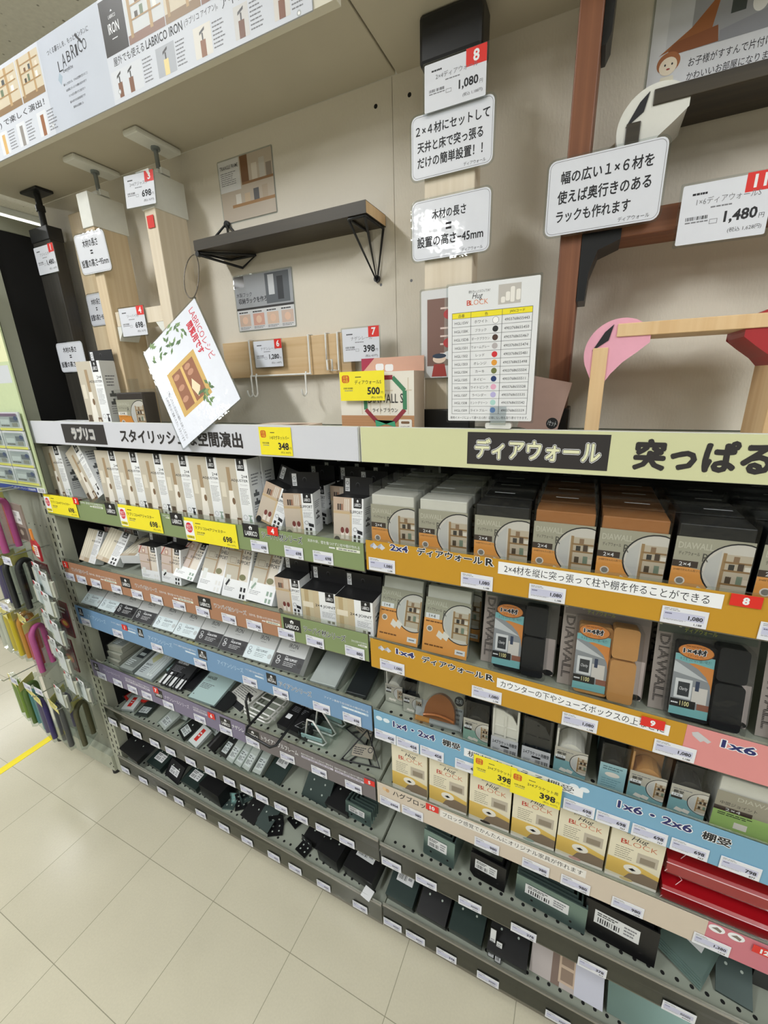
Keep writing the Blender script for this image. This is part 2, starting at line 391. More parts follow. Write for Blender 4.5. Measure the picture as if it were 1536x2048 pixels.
for cx in (-1.246, -1.217):
    for i in range(64): f.rect(cx - 0.0035, 0.12 + i * 0.03, cx + 0.0035, 0.138 + i * 0.03, SLOT)
tag(mb.build('slotted_post'), 'pale green grey upright with two rows of slots at the left end', 'post')
t = thing('base_frame', 'pale grey floor beam under the hanging packs at the far left', 'base', (-1.48, 0, 0))
mb = MB().box(-0.24, 0.214, 0.004, 0.03, 0.022, 0.10, GONDOLA); f = Face(mb, (0, 0.004, 0), (1, 0, 0), (0, 0, 1))
for a, b in ((0.19, 0.05), (0.2, 0.06), (0.21, 0.045)): f.ell(a, b, 0.004, 0.005, SLOT, 10)
mb.build('beam', t)
for x in (-0.22, 0.195): MB().cyl((x, 0.018, 0.0), (x, 0.018, 0.022), 0.014, BLK).build('foot', t)
mb = MB().box(-1.72, -1.268, 0.03, 0.04, 0.10, 2.02, paint('#8d9084', 0.6)); f = Face(mb, (-1.72, 0.03, 0.1), (1, 0, 0), (0, 0, 1))
for i in range(11):
    for j in range(10): f.ell(0.03 + i * 0.038, 0.06 + j * 0.19, 0.003, 0.003, SLOT, 6)
tag(mb.build('perforated_board'), 'grey perforated panel behind the packs hanging at the far left', 'panel')
for x0, x1, s in ((-1.2, -0.022, 'left'), (0.022, 1.25, 'right')):
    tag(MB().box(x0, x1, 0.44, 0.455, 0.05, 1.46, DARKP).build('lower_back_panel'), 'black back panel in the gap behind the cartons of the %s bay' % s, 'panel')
mb = MB().box(-0.022, 0.022, 0.42, 0.455, 0.0, 1.46, GONDOLA); f = Face(mb, (0, 0.42, 0), (1, 0, 0), (0, 0, 1))
for i in range(44): f.rect(-0.003, 0.1 + i * 0.03, 0.003, 0.118 + i * 0.03, SLOT)
tag(mb.build('slotted_post'), 'pale slotted upright between the two bays, deep behind the cartons', 'post')
# ------------------------------------------------------------------ the shelves with their price rails
ZL = {'L1': (1.211, 0.0, .040), 'L2': (0.983, .011, .047), 'L3': (0.781, -.011, .050), 'L4': (0.553, -.011, .048), 'L5': (0.326, -.017, .055), 'L6': (0.069, -.025, .050),
      'R1': (1.217, 0.0, .039), 'R2': (0.972, -.018, .047), 'R3': (0.765, -.013, .056), 'R4': (0.552, -.008, .042), 'R5': (0.327, -.018, .047), 'R6': (0.074, -.010, .055)}
def lz(k, x): return ZL[k][0] + ZL[k][1] * x            # top of the price labels
def top(k, x): return lz(k, x) + ZL[k][2]               # top of the rail
def bz(k, x): return top(k, x) - 0.028                  # upper side of the shelf board
BOARD = paint('#a7ada0', 0.4, 0.2, 0, 0.05, 8); LIP = clear('#f2f5f3', 0.14, 0.05); RAILM = paint('#706c62', 0.4, 0.3, 0, 0.05, 8)
SHELF = {}
def shelf(k, label, strips, rail=RAILM):
    z0, s, up = ZL[k]; x0, x1 = (-1.199, -0.0025) if k[0] == 'L' else (0.0025, 1.25)
    t = thing('shelf', label, 'shelf', (0, 0, z0))
    mb = MB().box(x0 + (.024 if k[0] == 'L' else 0), x1, 0.002, 0.419, up - 0.046, up - 0.028, BOARD)
    f = Face(mb, (0, 0, up - 0.028), (1, 0, 0), (0, 1, 0)); x = x0 + 0.03
    if k[1] in '3456':
        while x < x1 - 0.02: f.ell(x, 0.032, 0.0042, 0.0042, SLOT, 10); x += 0.0262
    mb.shear(s).build('shelf_board', t)
    MB().box(x0, x1, -0.0012, 0.002, -0.033 if k[1] != '6' else -0.042, up - 0.008, rail).shear(s).build('price_rail', t)
    MB().box(x0, x1, -0.0022, -0.0012, -0.03, up + (.003 if k[0] == 'R' else .006), LIP).shear(s).build('clear_lip', t)
    mb = MB(); names = []
    for (a, b, col, lb) in strips:
        mb.box(a, b, -0.0032, -0.0023, -0.030, up - (0.002 if k[0] == 'R' else 0.006), paint(col, 0.5, 0, 0, 0.04, 10)); names.append(lb.split(' printed')[0])
    if not strips: mb = None
    if k[1] in '56':
        o = MB().box(x0, x1, -0.004, 0.003, up - 0.008, up - 0.004, paint('#98948a', 0.35, 0.4)).shear(s).build('rail_edge', t)
    SHELF[k] = t
    if names: t['strip'] = ' and '.join(names)
    return (Face(mb, (0, -0.0033, 0), (1, 0, 0), (0, 0, 1)), t) if mb else (None, t)
def finish(f, t):
    k = [q for q in SHELF if SHELF[q] == t][0]
    f.mb.shear(ZL[k][1]); o = f.mb.build('printed_strip', t); o['label'] = t['strip'] + ' printed strip'; del t['strip']
GREEN, BROWN, BLUE, PURP, GREYP, ORANGE, PINK, BEIGE, SKY = '#7f9063', '#a5785c', '#6f94ba', '#77708a', '#6f696c', '#c08f22', '#d98d8c', '#cdc0b0', '#76a6c4'
NAVY = paint('#1e2463', 0.5, 0, 0, 0)
def badge(f, x0, v0, x1, v1, txt='LABRICO'):
    f.rect(x0, v0, x1, v1, BLK); w = x1 - x0; h = v1 - v0; cx = (x0 + x1) / 2
    f.poly([(cx - w * .09, v0 + h * .60), (cx + w * .09, v0 + h * .60), (cx + w * .09, v0 + h * .74), (cx + w * .13, v0 + h * .74), (cx, v0 + h * .88), (cx - w * .13, v0 + h * .74), (cx - w * .09, v0 + h * .74)], WHITE)
    f.rect(cx - w * .03, v0 + h * .62, cx + w * .03, v0 + h * .72, BLK)
    if txt == 'IRON': f.text('LABRICO', x0 + w * .25, v0 + h * .46, x1 - w * .25, v0 + h * .56, WHITE, fit=True, bold=.01)
    f.text(txt, x0 + w * .12, v0 + h * .16, x1 - w * .12, v0 + h * (.50 if txt != 'IRON' else .42), WHITE, bold=0.015, fit=True)
def claim(f, x0, x1, v, k=1.0):
    f.text('天井や床、壁を傷つけずに柱や棚が作れる', x0, v, x1, v + .0078 * k, WHITE, align='R')
    f.rect(x0 + (x1 - x0) * .56, v - .0085 * k, x1, v - .002 * k, paint('#dfe3d4', .5, 0, 0, 0)); f.bars(x0 + (x1 - x0) * .6, v - .008 * k, x1 - .005, v - .003 * k, 1, GREYTX, .5)
    f.bars(x0 + (x1 - x0) * .42, v - .008 * k, x0 + (x1 - x0) * .54, v - .003 * k, 1, WHITE, .7)
f, t = shelf('L1', 'upper shelf of the left bay with the green printed price rail', [(-1.199, -.003, GREEN, 'green printed strip')])
for a, b in ((-.873, -.824), (-.592, -.545), (-.336, -.286)): badge(f, a, .004, b, .040)
f.text('ツーバイ材シリーズ', -.278, .009, -.160, .027, WHITE, bold=.055, fit=True); f.text('ツーバイ材シリーズ', -.278, .009, -.160, .027, BLK, bold=.02, fit=True)
claim(f, -.145, -.012, .018); claim(f, -.995, -.885, .026, .9); claim(f, -.622, -.596, .026, .6); finish(f, t)
f, t = shelf('L2', 'second shelf of the left bay with the brown and green price rail', [(-1.199, -.25, BROWN, 'brown printed strip'), (-.2495, -.003, GREEN, 'green printed strip')])
badge(f, -1.198, -.002, -1.192, .024)
for a, b in ((-.884, -.837), (-.542, -.493), (-.243, -.190)): badge(f, a, -.001, b, .034)
for a, b in ((-1.149, -1.056), (-.815, -.715), (-.481, -.365)): f.text('ワンバイ材シリーズ', a, .010, b, .024, WHITE, bold=.05, fit=True); f.text('ワンバイ材シリーズ', a, .010, b, .024, paint('#6a4c3c', .6, 0, 0, 0), bold=.0, fit=True)
f.text('ツーバイ材シリーズ', -.182, .006, -.062, .024, WHITE, bold=.055, fit=True); f.text('ツーバイ材シリーズ', -.182, .006, -.062, .024, BLK, bold=.02, fit=True)
for a, b in ((-1.051, -.910), (-.705, -.565), (-.356, -.255)): claim(f, a, b, .012)
claim(f, -.047, -.006, .012, .8); finish(f, t)
f, t = shelf('L3', 'third shelf of the left bay with the blue price rail', [(-1.199, -.003, BLUE, 'blue printed strip')])
for a, b in ((-1.182, -1.156), (-.859, -.833), (-.585, -.550), (-.325, -.291)): badge(f, a, .006, b, .038, 'IRON')
BL2 = paint('#a9c3da', .5, 0, 0, 0)
for a, b in ((-1.13, -1.03), (-.81, -.70), (-.508, -.410)): f.text('アイアンシリーズ', a, .008, b, .024, BL2, bold=.02, fit=True)
f.text('アイアンシリーズ', -.283, .008, -.178, .025, WHITE, bold=.055, fit=True); f.text('アイアンシリーズ', -.283, .008, -.178, .025, paint('#31465c', .6, 0, 0, 0), bold=.01, fit=True)
for a, b in ((-1.0, -.87), (-.69, -.595), (-.40, -.335), (-.163, -.012)):
    f.text('アイアン素材で自分好みの棚が作れる', a, .021, b, .028, WHITE, align='R'); f.rect(a + (b - a) * .5, .010, b, .017, BL2); f.bars(a + (b - a) * .53, .011, b - .004, .016, 1, WHITE, .6)
finish(f, t)
f, t = shelf('L4', 'fourth shelf of the left bay with the purple and grey price rail', [(-1.199, -.4385, PURP, 'purple grey printed strip'), (-.438, -.003, GREYP, 'warm grey printed strip')])
for a, b in ((-1.185, -1.155), (-.846, -.805), (-.543, -.498), (-.436, -.386)): badge(f, a, .0, b, .034)
PU2 = paint('#c9c3d4', .5, 0, 0, 0)
f.text('ナゲシレールシリーズ', -.796, .008, -.680, .024, PU2, bold=.02, fit=True); f.text('ナゲシレールシリーズ', -1.13, .014, -1.03, .026, PU2, fit=True)
f.text('ナゲシレ', -.494, .008, -.446, .024, WHITE, bold=.01, fit=True); f.text('トライアングルフレーム', -.378, .010, -.246, .028, WHITE, bold=.01, fit=True)
for a, b in ((-1.0, -.87), (-.66, -.60), (-.235, -.13), (-.125, -.036)): f.text('自由や自分の暮らしに合わせて棚を作る', a, .021, b, .028, WHITE); f.rect(a, .011, b, .018, PU2); f.bars(a + .003, .012, b - .003, .017, 1, GREYTX, .5)
finish(f, t)
_, t = shelf('L5', 'fifth shelf of the left bay, plain brown grey rail, small bagged fittings', [])
_, t = shelf('L6', 'lowest shelf of the left bay near the floor, black brackets lying on it', [])
def blocks(f, x, v, s=.014):
    c1, c2 = paint('#c8cbd4', .5, 0, 0, 0), paint('#9fa4b4', .5, 0, 0, 0)
    for i in (0, 1):
        a = x + i * s; f.poly([(a, v + s * .45), (a + s * .6, v), (a + s * 1.05, v + s * .35), (a + s * .5, v + s * .85)], c1); f.poly([(a, v + s * .45), (a + s * .5, v + s * .85), (a + s * .45, v + s * .45), (a + s * .1, v + s * .1)], c2)
def big(f, s, x0, v0, x1, v1, m, bold=.03): f.text(s, x0, v0, x1, v1, m, bold=bold, fit=True, out=WHITE, ow=.035)
f, t = shelf('R1', 'upper shelf of the right bay with the first orange price rail', [(.0028, 1.25, ORANGE, 'orange printed strip')])
blocks(f, .013, .019, .017); big(f, '2x4', .059, .022, .098, .036, NAVY); big(f, 'ディアウォール', .118, .021, .246, .037, BLK); big(f, 'R', .252, .021, .267, .036, BLK)
f.rect(.275, .009, .604, .033, paint('#eceef0', .5, 0, 0, 0)); f.text('2×4材を縦に突っ張って柱や棚を作ることができる', .286, .013, .588, .029, INK, fit=True)
finish(f, t)
f, t = shelf('R2', 'second shelf of the right bay with the orange and pink price rail', [(.0028, .596, ORANGE, 'orange printed strip'), (.5962, 1.25, PINK, 'pink printed strip')])
blocks(f, .022, .020, .016); big(f, '1x4', .066, .023, .109, .037, NAVY); big(f, 'ディアウォール', .127, .021, .258, .037, BLK); big(f, 'R', .263, .022, .279, .036, BLK)
f.rect(.285, .012, .574, .034, paint('#eceef0', .5, 0, 0, 0)); f.text('カウンターの下やシューズボックスの上などに', .292, .015, .567, .031, INK, fit=True)
f.poly([(.604, .033), (.612, .037), (.632, .024), (.628, .019), (.622, .022), (.618, .018), (.606, .027)], paint('#c3c1c4', .5, 0, 0, 0)); big(f, '1x6', .645, .020, .690, .036, NAVY)
big(f, 'ディアウォール', .71, .02, .84, .036, BLK); finish(f, t)
f, t = shelf('R3', 'third shelf of the right bay with the sky blue price rail', [(.0028, 1.25, SKY, 'sky blue printed strip')])
OV = paint('#dbe6ee', .5, 0, 0, 0)
for a in (.011, .030): f.ell(a + .006, .034, .0085, .006, OV); f.ell(a + .358 + .075, .036, .0085, .006, OV)
big(f, '1x4・2x4', .054, .024, .156, .040, NAVY); big(f, '棚受', .175, .023, .215, .040, BLK, .03)
f.rect(.224, .014, .461, .036, paint('#e6e9ec', .5, 0, 0, 0)); f.text('棚板を支える棚受', .232, .017, .445, .033, INK, fit=True)
big(f, '1x6・2x6', .521, .024, .636, .041, NAVY); big(f, '棚受', .652, .022, .692, .040, BLK, .03); finish(f, t)
f, t = shelf('R4', 'fourth shelf of the right bay with the beige price rail', [(.0028, .694, BEIGE, 'beige printed strip'), (.6942, 1.25, '#c87582', 'pink printed strip')])
f.ell(.024, .026, .006, .006, paint('#d9b98e', .5, 0, 0, 0)); f.ell(.032, .024, .005, .006, paint('#c49a6c', .5, 0, 0, 0))
f.text('ハグブロック', .047, .016, .152, .034, INK, bold=.01, fit=True)
f.rect(.171, .014, .488, .036, paint('#e4e1dc', .5, 0, 0, 0)); f.text('ブロック感覚でかんたんにオリジナル家具が作れます', .178, .018, .482, .032, INK, fit=True)
for a in (.708, .737): f.ell(a, .029, .0125, .0095, WHITE); f.poly([(a - .008, .028), (a, .034), (a + .008, .029), (a + .006, .023), (a, .026)], paint('#7c736a', .5, 0, 0, 0))
finish(f, t)
_, t = shelf('R5', 'fifth shelf of the right bay, plain dark rail, steel angle plates', [])
_, t = shelf('R6', 'lowest shelf of the right bay near the floor, dark plates and packs', [])
# top shelves with the two header strips
def header(name, x0, x1, col, label, colname):
    t = thing('shelf', label, 'shelf', (0, 0, 0))
    MB().box(x0 + .024 if x0 < 0 else x0, x1, 0.004, 0.2, 1.448, 1.466, BOARD).build('shelf_board', t)
    MB().box(x0, x1, -0.002, 0.004, 1.4175, 1.486, paint('#cfd1cc', .4)).build('header_holder', t)
    mb = MB().box(x0 + .002, x1 - .002, -0.004, -0.002, 1.4185, 1.485, paint(col, .45, 0, .25, .02, 8)); t['strip'] = colname
    for x in (x0 + 0.03, x1 - 0.03) if x1 < .5 else (x0 + .03,):
        MB().prism([(0, 0), (-.18, 0), (-.18, -.025), (-.03, -.075), (0, -.08)], (x, .40, 1.448), (0, 1, 0), (0, 0, 1), .004, GONDOLA).build('bracket_arm', t)
    MB().box(x0 + .024 if x0 < 0 else x0, x1, 0.2, 0.419, 1.448, 1.466, BOARD).build('rear_board', t)
    return Face(mb, (0, -.0041, 0), (1, 0, 0), (0, 0, 1)), t
def done(f, t):
    o = f.mb.build('header_strip', t); o['label'] = t['strip']; del t['strip']
DK = paint('#2e2b2c', .45, 0, .3, .02); OUTL = paint('#cfccc8', .5, 0, 0, 0)
f, t = header('l', -1.199, -.0015, '#cfd1d9', 'top display shelf of the left bay with the white header strip', 'white header strip')
f.rect(-.990, 1.4245, -.790, 1.479, DK); f.text('ラブリコ', -.945, 1.437, -.842, 1.469, WHITE, bold=.085, fit=True); f.text('ラブリコ', -.945, 1.437, -.842, 1.469, DK, bold=.052, fit=True); f.text('ラブリコ', -.945, 1.437, -.842, 1.469, OUTL, bold=.018, fit=True)
f.text('スタイリッシュな空間演出', -.727, 1.434, -.300, 1.468, DK, bold=.035, fit=True); done(f, t)
f, t = header('r', .0015, 1.25, '#cfd1a6', 'top display shelf of the right bay with the pale yellow green header strip', 'pale yellow green header strip')
f.rect(.212, 1.4255, .429, 1.4805, DK); f.text('ディアウォール', .226, 1.437, .417, 1.469, WHITE, bold=.085, fit=True); f.text('ディアウォール', .226, 1.437, .417, 1.469, DK, bold=.058, fit=True); f.text('ディアウォール', .226, 1.437, .417, 1.469, paint('#dfe0bd', .5, 0, 0, 0), bold=.028, fit=True)
f.text('突っぱる', .463, 1.432, .619, 1.474, DK, bold=.048, fit=True); f.text('だけ！', .630, 1.432, .75, 1.474, DK, bold=.048, fit=True); done(f, t)
# ------------------------------------------------------------------ printed photographs, drawn as a few flat shapes
def C(h): return paint(h, .5, 0, 0, 0)
def photo_room(f, a, b, c, d, warm=True):
    """small interior photo: pale wall, wooden pole, shelves, things on them"""
    w, h = c - a, d - b
    f.rect(a, b, c, d, C('#cbbfa8' if warm else '#c9ccce')); f.rect(a, b, c, b + h * .16, C('#8d7355' if warm else '#8a6a5c'))
    f.rect(a + w * .08, b + h * .1, a + w * .16, d, C('#a98c63')); f.rect(a + w * .62, b + h * .1, a + w * .7, d, C('#b5966c'))
    for k in (.38, .62, .82): f.rect(a + w * .12, b + h * k, c - w * .05, b + h * (k + .03), C('#a5855c'))
    for i, (x, y, q) in enumerate(((.25, .41, .1), (.4, .41, .16), (.75, .41, .13), (.3, .65, .09), (.5, .65, .12), (.8, .65, .1))):
        f.rect(a + w * x, b + h * y, a + w * (x + .09), b + h * (y + q), C(('#4a4238', '#6d7a63', '#efeae0', '#7a5a42', '#54585a', '#d8cfc0')[i]))
def photo_circle(f, cx, cy, r, clip):
    """the round photo of a shelf, cut off at the right by the edge of the card"""
    def disc(rr, m): f.poly([(min(cx + rr * math.cos(2 * math.pi * i / 36), clip), cy + rr * math.sin(2 * math.pi * i / 36)) for i in range(36)], m)
    disc(r * 1.05, INK); disc(r, C('#d6d2ca'))
    q = lambda x: min(clip - .0003, cx + r * x)
    f.rect(q(-.42), cy - r * .80, q(.78), cy + r * .62, C('#c4b8a4')); f.rect(q(-.50), cy - r * .78, q(-.40), cy + r * .66, C('#a4865e')); f.rect(q(.30), cy - r * .9, q(.38), cy + r * .7, C('#a4865e'))
    f.poly([(q(-.95), cy - r * .2), (q(-.55), cy - r * .75), (q(-.55), cy + r * .75), (q(-.9), cy + r * .35)], C('#c9c9c6'))
    for k in (-.5, 0, .3): f.rect(q(-.45), cy + r * k, q(.75), cy + r * (k + .07), C('#94744c'))
    for x, k, hh, c in ((-.30, .07, .20, '#32302e'), (-.05, .07, .26, '#4b3b30'), (.14, .07, .16, '#e3ddd2'), (-.32, -.43, .25, '#54483a'), (-.02, -.43, .3, '#7a8a78'), (.16, -.43, .2, '#d9cdbb'), (-.2, .37, .2, '#8f7358')): f.rect(q(x), cy + r * k, q(x + .16), cy + r * (k + hh), C(c))
def oval_seal(f, x, y, rx, ry, t, m=BLK, tm=WHITE): f.ell(x, y, rx, ry, m); f.text(t, x - rx * .7, y - ry * .45, x + rx * .7, y + ry * .45, tm, align='C')
LAM = paint('#dcdfe8', 0.38, 0, 0.9, 0.02, 34, 0.35)
CLEARED = clear('#f4f7f8', 0.12, 0.04)
def laminated(name, label, w, h, loc, rot, draw, group=None, r=.010, cat='sign', mat=None):
    """laminated card: clear border round a white sheet; origin at the lower left corner, facing -y"""
    t = thing(name, label, cat, loc, rot, group)
    MB().prism(rrect(-.003, -.003, w + .003, h + .003, r * 1.2), (0, 0.0004, 0), (1, 0, 0), (0, 0, 1), .0003, CLEARED).build('clear_edge', t)
    mb = MB().prism(rrect(0, 0, w, h, r), (0, 0, 0), (1, 0, 0), (0, 0, 1), .0004, mat or LAM); f = Face(mb, (0, 0, 0), (1, 0, 0), (0, 0, 1)); draw(f, w, h); mb.build('sheet', t)
    return t
def sign_frame(f, w, h, r=.009):
    p = rrect(.002, .002, w - .002, h - .002, r); q = rrect(.0026, .0026, w - .0026, h - .0026, r - .0006); n = len(p); f.up(0, 0, w, h)
    f.mb.add([f.P(*a) for a in p] + [f.P(*a) for a in q], [(i, (i + 1) % n, n + (i + 1) % n, n + i) for i in range(n)], GREYTX)
def tall_sign(lines, foot=None):
    def d(f, w, h):
        sign_frame(f, w, h)
        for (s, a, b, c, e) in lines: f.text(s, w * a, h * b, w * c, h * e, INK, bold=.022, fit=True)
        if foot: f.text('ディアウォール', w * .66, h * .05, w * .92, h * .11, INK, fit=True)
    return d
LEN = lambda mm: tall_sign([('木材の長さ', .24, .66, .74, .85), ('=', .44, .48, .52, .58), ('設置の高さ−%dmm' % mm, .06, .17, .95, .36)])
def price_card(name, price, tax, no, w=.095, h=.07, tagw=.026):
    def d(f, w, h):
        f.rect(w - tagw, h - .02, w, h + .002, RED); f.text(no, w - tagw * .8, h - .016, w - tagw * .2, h - .001, WHITE, bold=.03, align='C')
        f.bars(w * .12, h * .8, w * .3, h * .86, 1, INK, .6); f.text(name, w * .18, h * .64, w * .88, h * .76, GREYTX, align='C'); f.bars(w * .35, h * .56, w * .6, h * .6, 1, GREYTX, .6)
        f.code(w * .08, h * .40, w * .34, h * .46, INK); f.bars(w * .08, h * .34, w * .36, h * .39, 1, GREYTX)
        f.frame(w * .36, h * .30, w * .45, h * .38, .0006, GREYTX); f.text(price, w * .47, h * .26, w * .88, h * .48, INK, bold=.03, align='R'); f.text('円', w * .90, h * .28, w * .97, h * .36, INK)
        f.text('(税込 %s円)' % tax, w * .55, h * .10, w * .95, h * .19, INK, align='R')
    return d
# ------------------------------------------------------------------ the banner on the canopy front
mb = MB().box(-1.198, -.036, -.0185, -.0165, 2.096, 2.250, paint('#bcc2ce', .5, 0, .3, .08, 9)); f = Face(mb, (0, -.0186, 0), (1, 0, 0), (0, 0, 1)); W2 = C('#c9cdd6')
f.rect(-1.198, 2.096, -.697, 2.250, W2); f.rect(-.498, 2.096, -.036, 2.250, W2)
for a, b in ((-1.19, -1.05), (-1.045, -.915), (-.910, -.790), (-.786, -.702)):
    photo_room(f, a, 2.170, b, 2.243)
f.text('LABRICO (ラブリコ) で楽しく演出！', -1.12, 2.149, -.715, 2.163, INK, bold=.01, fit=True)
for i, a in enumerate((-1.15, -1.07, -.99, -.910, -.835, -.752)):
    f.rect(a, 2.102, a + .034, 2.144, C('#d6d8dd')); f.rect(a + .012, 2.102, a + .024, 2.138, C(('#caa56b', '#9f7d58', '#b98d57', '#d2ab6a', '#8f8a86', '#94603f')[i])); f.bars(a + .038, 2.104, a + .068, 2.142, 7, GREYTX, .35, seed=i)
f.text('つくる暮らしを、もっとカンタンに', -.672, 2.219, -.535, 2.228, INK, fit=True)
for i, (c, x, z) in enumerate(zip('LABRICO', (-.645, -.630, -.613, -.597, -.583, -.574, -.560), (2.186, 2.189, 2.193, 2.194, 2.195, 2.196, 2.197))): f.text(c, x, z, x + (.006 if c == 'I' else .012), z + .017 + (i % 2) * .004, INK, bold=-.005, fit=True)
f.line((-.577, 2.226), (-.560, 2.209), .004, INK); f.poly([(-.654, 2.176), (-.646, 2.186), (-.638, 2.178), (-.646, 2.166)], C('#9fb0bf')); f.text('Everyth!ne', -.632, 2.180, -.600, 2.188, INK, fit=True)
for i in range(5): f.text(('暮らしを変える、それは空間を変えること', 'お部屋にぴったりの棚を自分の手で', 'ネジも釘も使わずに柱が立つ', '組み合わせは自由自在です', '賃貸のお部屋にも')[i], -.652 + i * .004, 2.162 - i * .010, -.548 - i * .007, 2.166 - i * .010, INK, align='C')
f.rect(-.497, 2.167, -.432, 2.246, DK); f.text('LABRICO', -.475, 2.217, -.455, 2.222, WHITE, fit=True); f.text('IRON', -.480, 2.196, -.450, 2.211, WHITE, bold=.01, fit=True); f.bars(-.473, 2.187, -.457, 2.190, 1, WHITE); f.poly([(-.468, 2.226), (-.465, 2.229), (-.462, 2.226)], WHITE)
for i, (a, b) in enumerate(((-.430, -.335), (-.333, -.250), (-.248, -.160), (-.158, -.040))): photo_room(f, a, 2.167, b, 2.246, i % 2 == 1)
f.text('屋外でも使える', -.481, 2.150, -.395, 2.163, INK, bold=.005, fit=True); f.text('LABRICO IRON', -.390, 2.150, -.297, 2.163, INK, bold=.015, fit=True); f.text('(ラブリコ アイアン)。', -.292, 2.151, -.215, 2.162, INK, fit=True); f.text('アイデアとひらめきで', -.207, 2.149, -.045, 2.164, INK, bold=.005, fit=True)
for i, (a, b, c) in enumerate(((-.494, -.409, '#cfd2d8'), (-.369, -.322, '#a8acb4'), (-.275, -.235, '#d8d4cc'), (-.185, -.155, '#c8c6c4'), (-.105, -.075, '#cfcac4'))):
    f.rect(a, 2.103, b, 2.144, C(c))
    for q in ((0.25, .62) if i == 0 else (.5,)):
        x = a + (b - a) * q; f.rect(x - .006, 2.103, x + .006, 2.125, C(('#7a4f35', '#e2cf8f', '#8a5a3a', '#70472f', '#7a4a30')[i])); f.rect(x - .0015, 2.125, x + .0015, 2.134, DK); f.poly([(x - .007, 2.132), (x + .005, 2.137), (x + .006, 2.141), (x - .006, 2.136)], DK)
    f.bars(b + .003, 2.105, b + .030, 2.142, 7, GREYTX, .35, seed=i + 9)
for x, z in ((-.478, 2.112), (-.060, 2.100), (-.702, 2.112)): f.ell(x, z, .004, .004, C('#a9adb0')); f.ell(x, z, .002, .002, C('#f4f4f4'))
tag(mb.build('banner'), 'long printed banner with room photos across the canopy front, top left', 'banner')
# ------------------------------------------------------------------ posts clamped between shelf and canopy
PINE = wood('#d7c9b2', '#e2d6c2'); PINE2 = wood('#ccb592', '#d9c7a8'); BROWNW = wood('#6f432c', '#8b5a3d'); DARKW = wood('#302b23', '#423a2d', axis=0); BIRCH = wood('#d7b384', '#e2c397'); CAPW = paint('#dfe0da', .4); STEEL = metal('#8f979a', .35); BLKM = paint('#1f2022', .42, .1, 0, .05, 20)
t = thing('support_post', 'black stained flat post with a black metal adjuster at the far left', 'post', (-1.093, .12, 1.4665))
MB().box(-.043, .043, 0, .038, 0, .53, wood('#252320', '#34312c')).build('timber', t, bevel=.002)
MB().box(-.045, .045, -.002, .040, .52, .556, BLKM).build('cap', t, bevel=.002)
MB().cyl((0, .02, .556), (0, .02, .643), .0085, BLKM).cyl((0, .02, .60), (0, .02, .615), .012, BLKM, 6).build('bolt', t)
MB().box(-.041, .041, -.003, .043, .643, .650, BLKM).build('pad', t, bevel=.002)
def white_post(key):
    t = thing('support_post', '', 'post')
    MB().box(-.019, .019, 0, .089, 0, .54, PINE2 if key else PINE).build('timber', t, bevel=.002)
    MB().box(-.0225, .0225, -.003, .093, .501, .577, CAPW).build('cap', t, bevel=.0015)
    MB().box(-.016, .016, .028, .062, .577, .588, CAPW).box(-.022, -.016, .034, .056, .580, .592, CAPW).box(.016, .022, .034, .056, .580, .592, CAPW).build('nut', t)
    MB().cyl((0, .045, .588), (0, .045, .632), .005, STEEL).cyl((0, .045, .632), (0, .045, .638), .010, STEEL, 8).build('bolt', t)
    MB().box(-.023, .023, -.018, .100, .638, .650, CAPW).build('pad', t, bevel=.004)
    return t
wp = Kit(white_post)
wp(1, (-.809, .085, 1.4665), (0, 0, 0), 'knotty pine post with a white cap, left of the two narrow posts', 'narrow posts with white caps')
wp(0, (-.579, .085, 1.4665), (0, 0, 0), 'pale plain post with a white cap, nearer the dark wall shelf', 'narrow posts with white caps')
tag(MB().box(-1.036, -.946, .178, .198, 1.4665, 2.06, PINE2).build('wall_board', bevel=.002), 'flat knotty pine board against the wall behind the left posts', 'board')
t = thing('cross_rail', 'short pale wooden rail held between the two white capped posts', 'rail', (-.69, .092, 1.75))
MB().box(-.098, .086, 0, .060, -.018, .018, PINE).build('rail', t, bevel=.001)
for s in (-1, 1):
    x = -.098 if s < 0 else .058
    MB().prism([(0, 0), (.028, 0), (.028 if s > 0 else 0, -.036)], (x, -.001, -.0185), (1, 0, 0), (0, 0, 1), .055, CAPW).build('support', t)
t = thing('support_post', 'pale wide post with a large black cap behind the instruction signs', 'post', (.1405, .1, 1.4665))
MB().box(-.0445, .0445, 0, .038, 0, .62, PINE).build('timber', t, bevel=.002)
BCAP = paint('#17181b', .38, 0, 0, .06, 15)
MB().box(-.0515, .0515, -.006, .045, .585, .650, BCAP).build('cap', t, bevel=.006)
MB().box(-.049, .049, -.005, .043, 0, .045, BCAP).build('foot', t, bevel=.003)
t = thing('rack_frame', 'brown stained wooden rack frame with black corner pieces', 'frame', (.342, .1, 1.4665))
MB().box(-.016, .016, 0, .070, .01, .64, BROWNW).build('upright', t, bevel=.002)
MB().box(.016, .75, .002, .070, .298, .332, wood('#6f432c', '#8b5a3d', axis=0)).build('cross_beam', t, bevel=.002)
MB().prism([(.016, .31), (.07, .31), (.07, .296), (.04, .285), (.030, .255), (.028, .215), (.016, .215)], (0, -.001, 0), (1, 0, 0), (0, 0, 1), .066, BCAP).build('corner_piece', t)
MB().box(-.021, .022, -.004, .074, 0, .046, BCAP).build('foot', t, bevel=.003)
MB().prism([(.0165, .64), (.0165, .545), (.022, .545), (.028, .558), (.030, .64)], (0, .012, 0), (1, 0, 0), (0, 0, 1), .05, BCAP).build('top_corner', t)
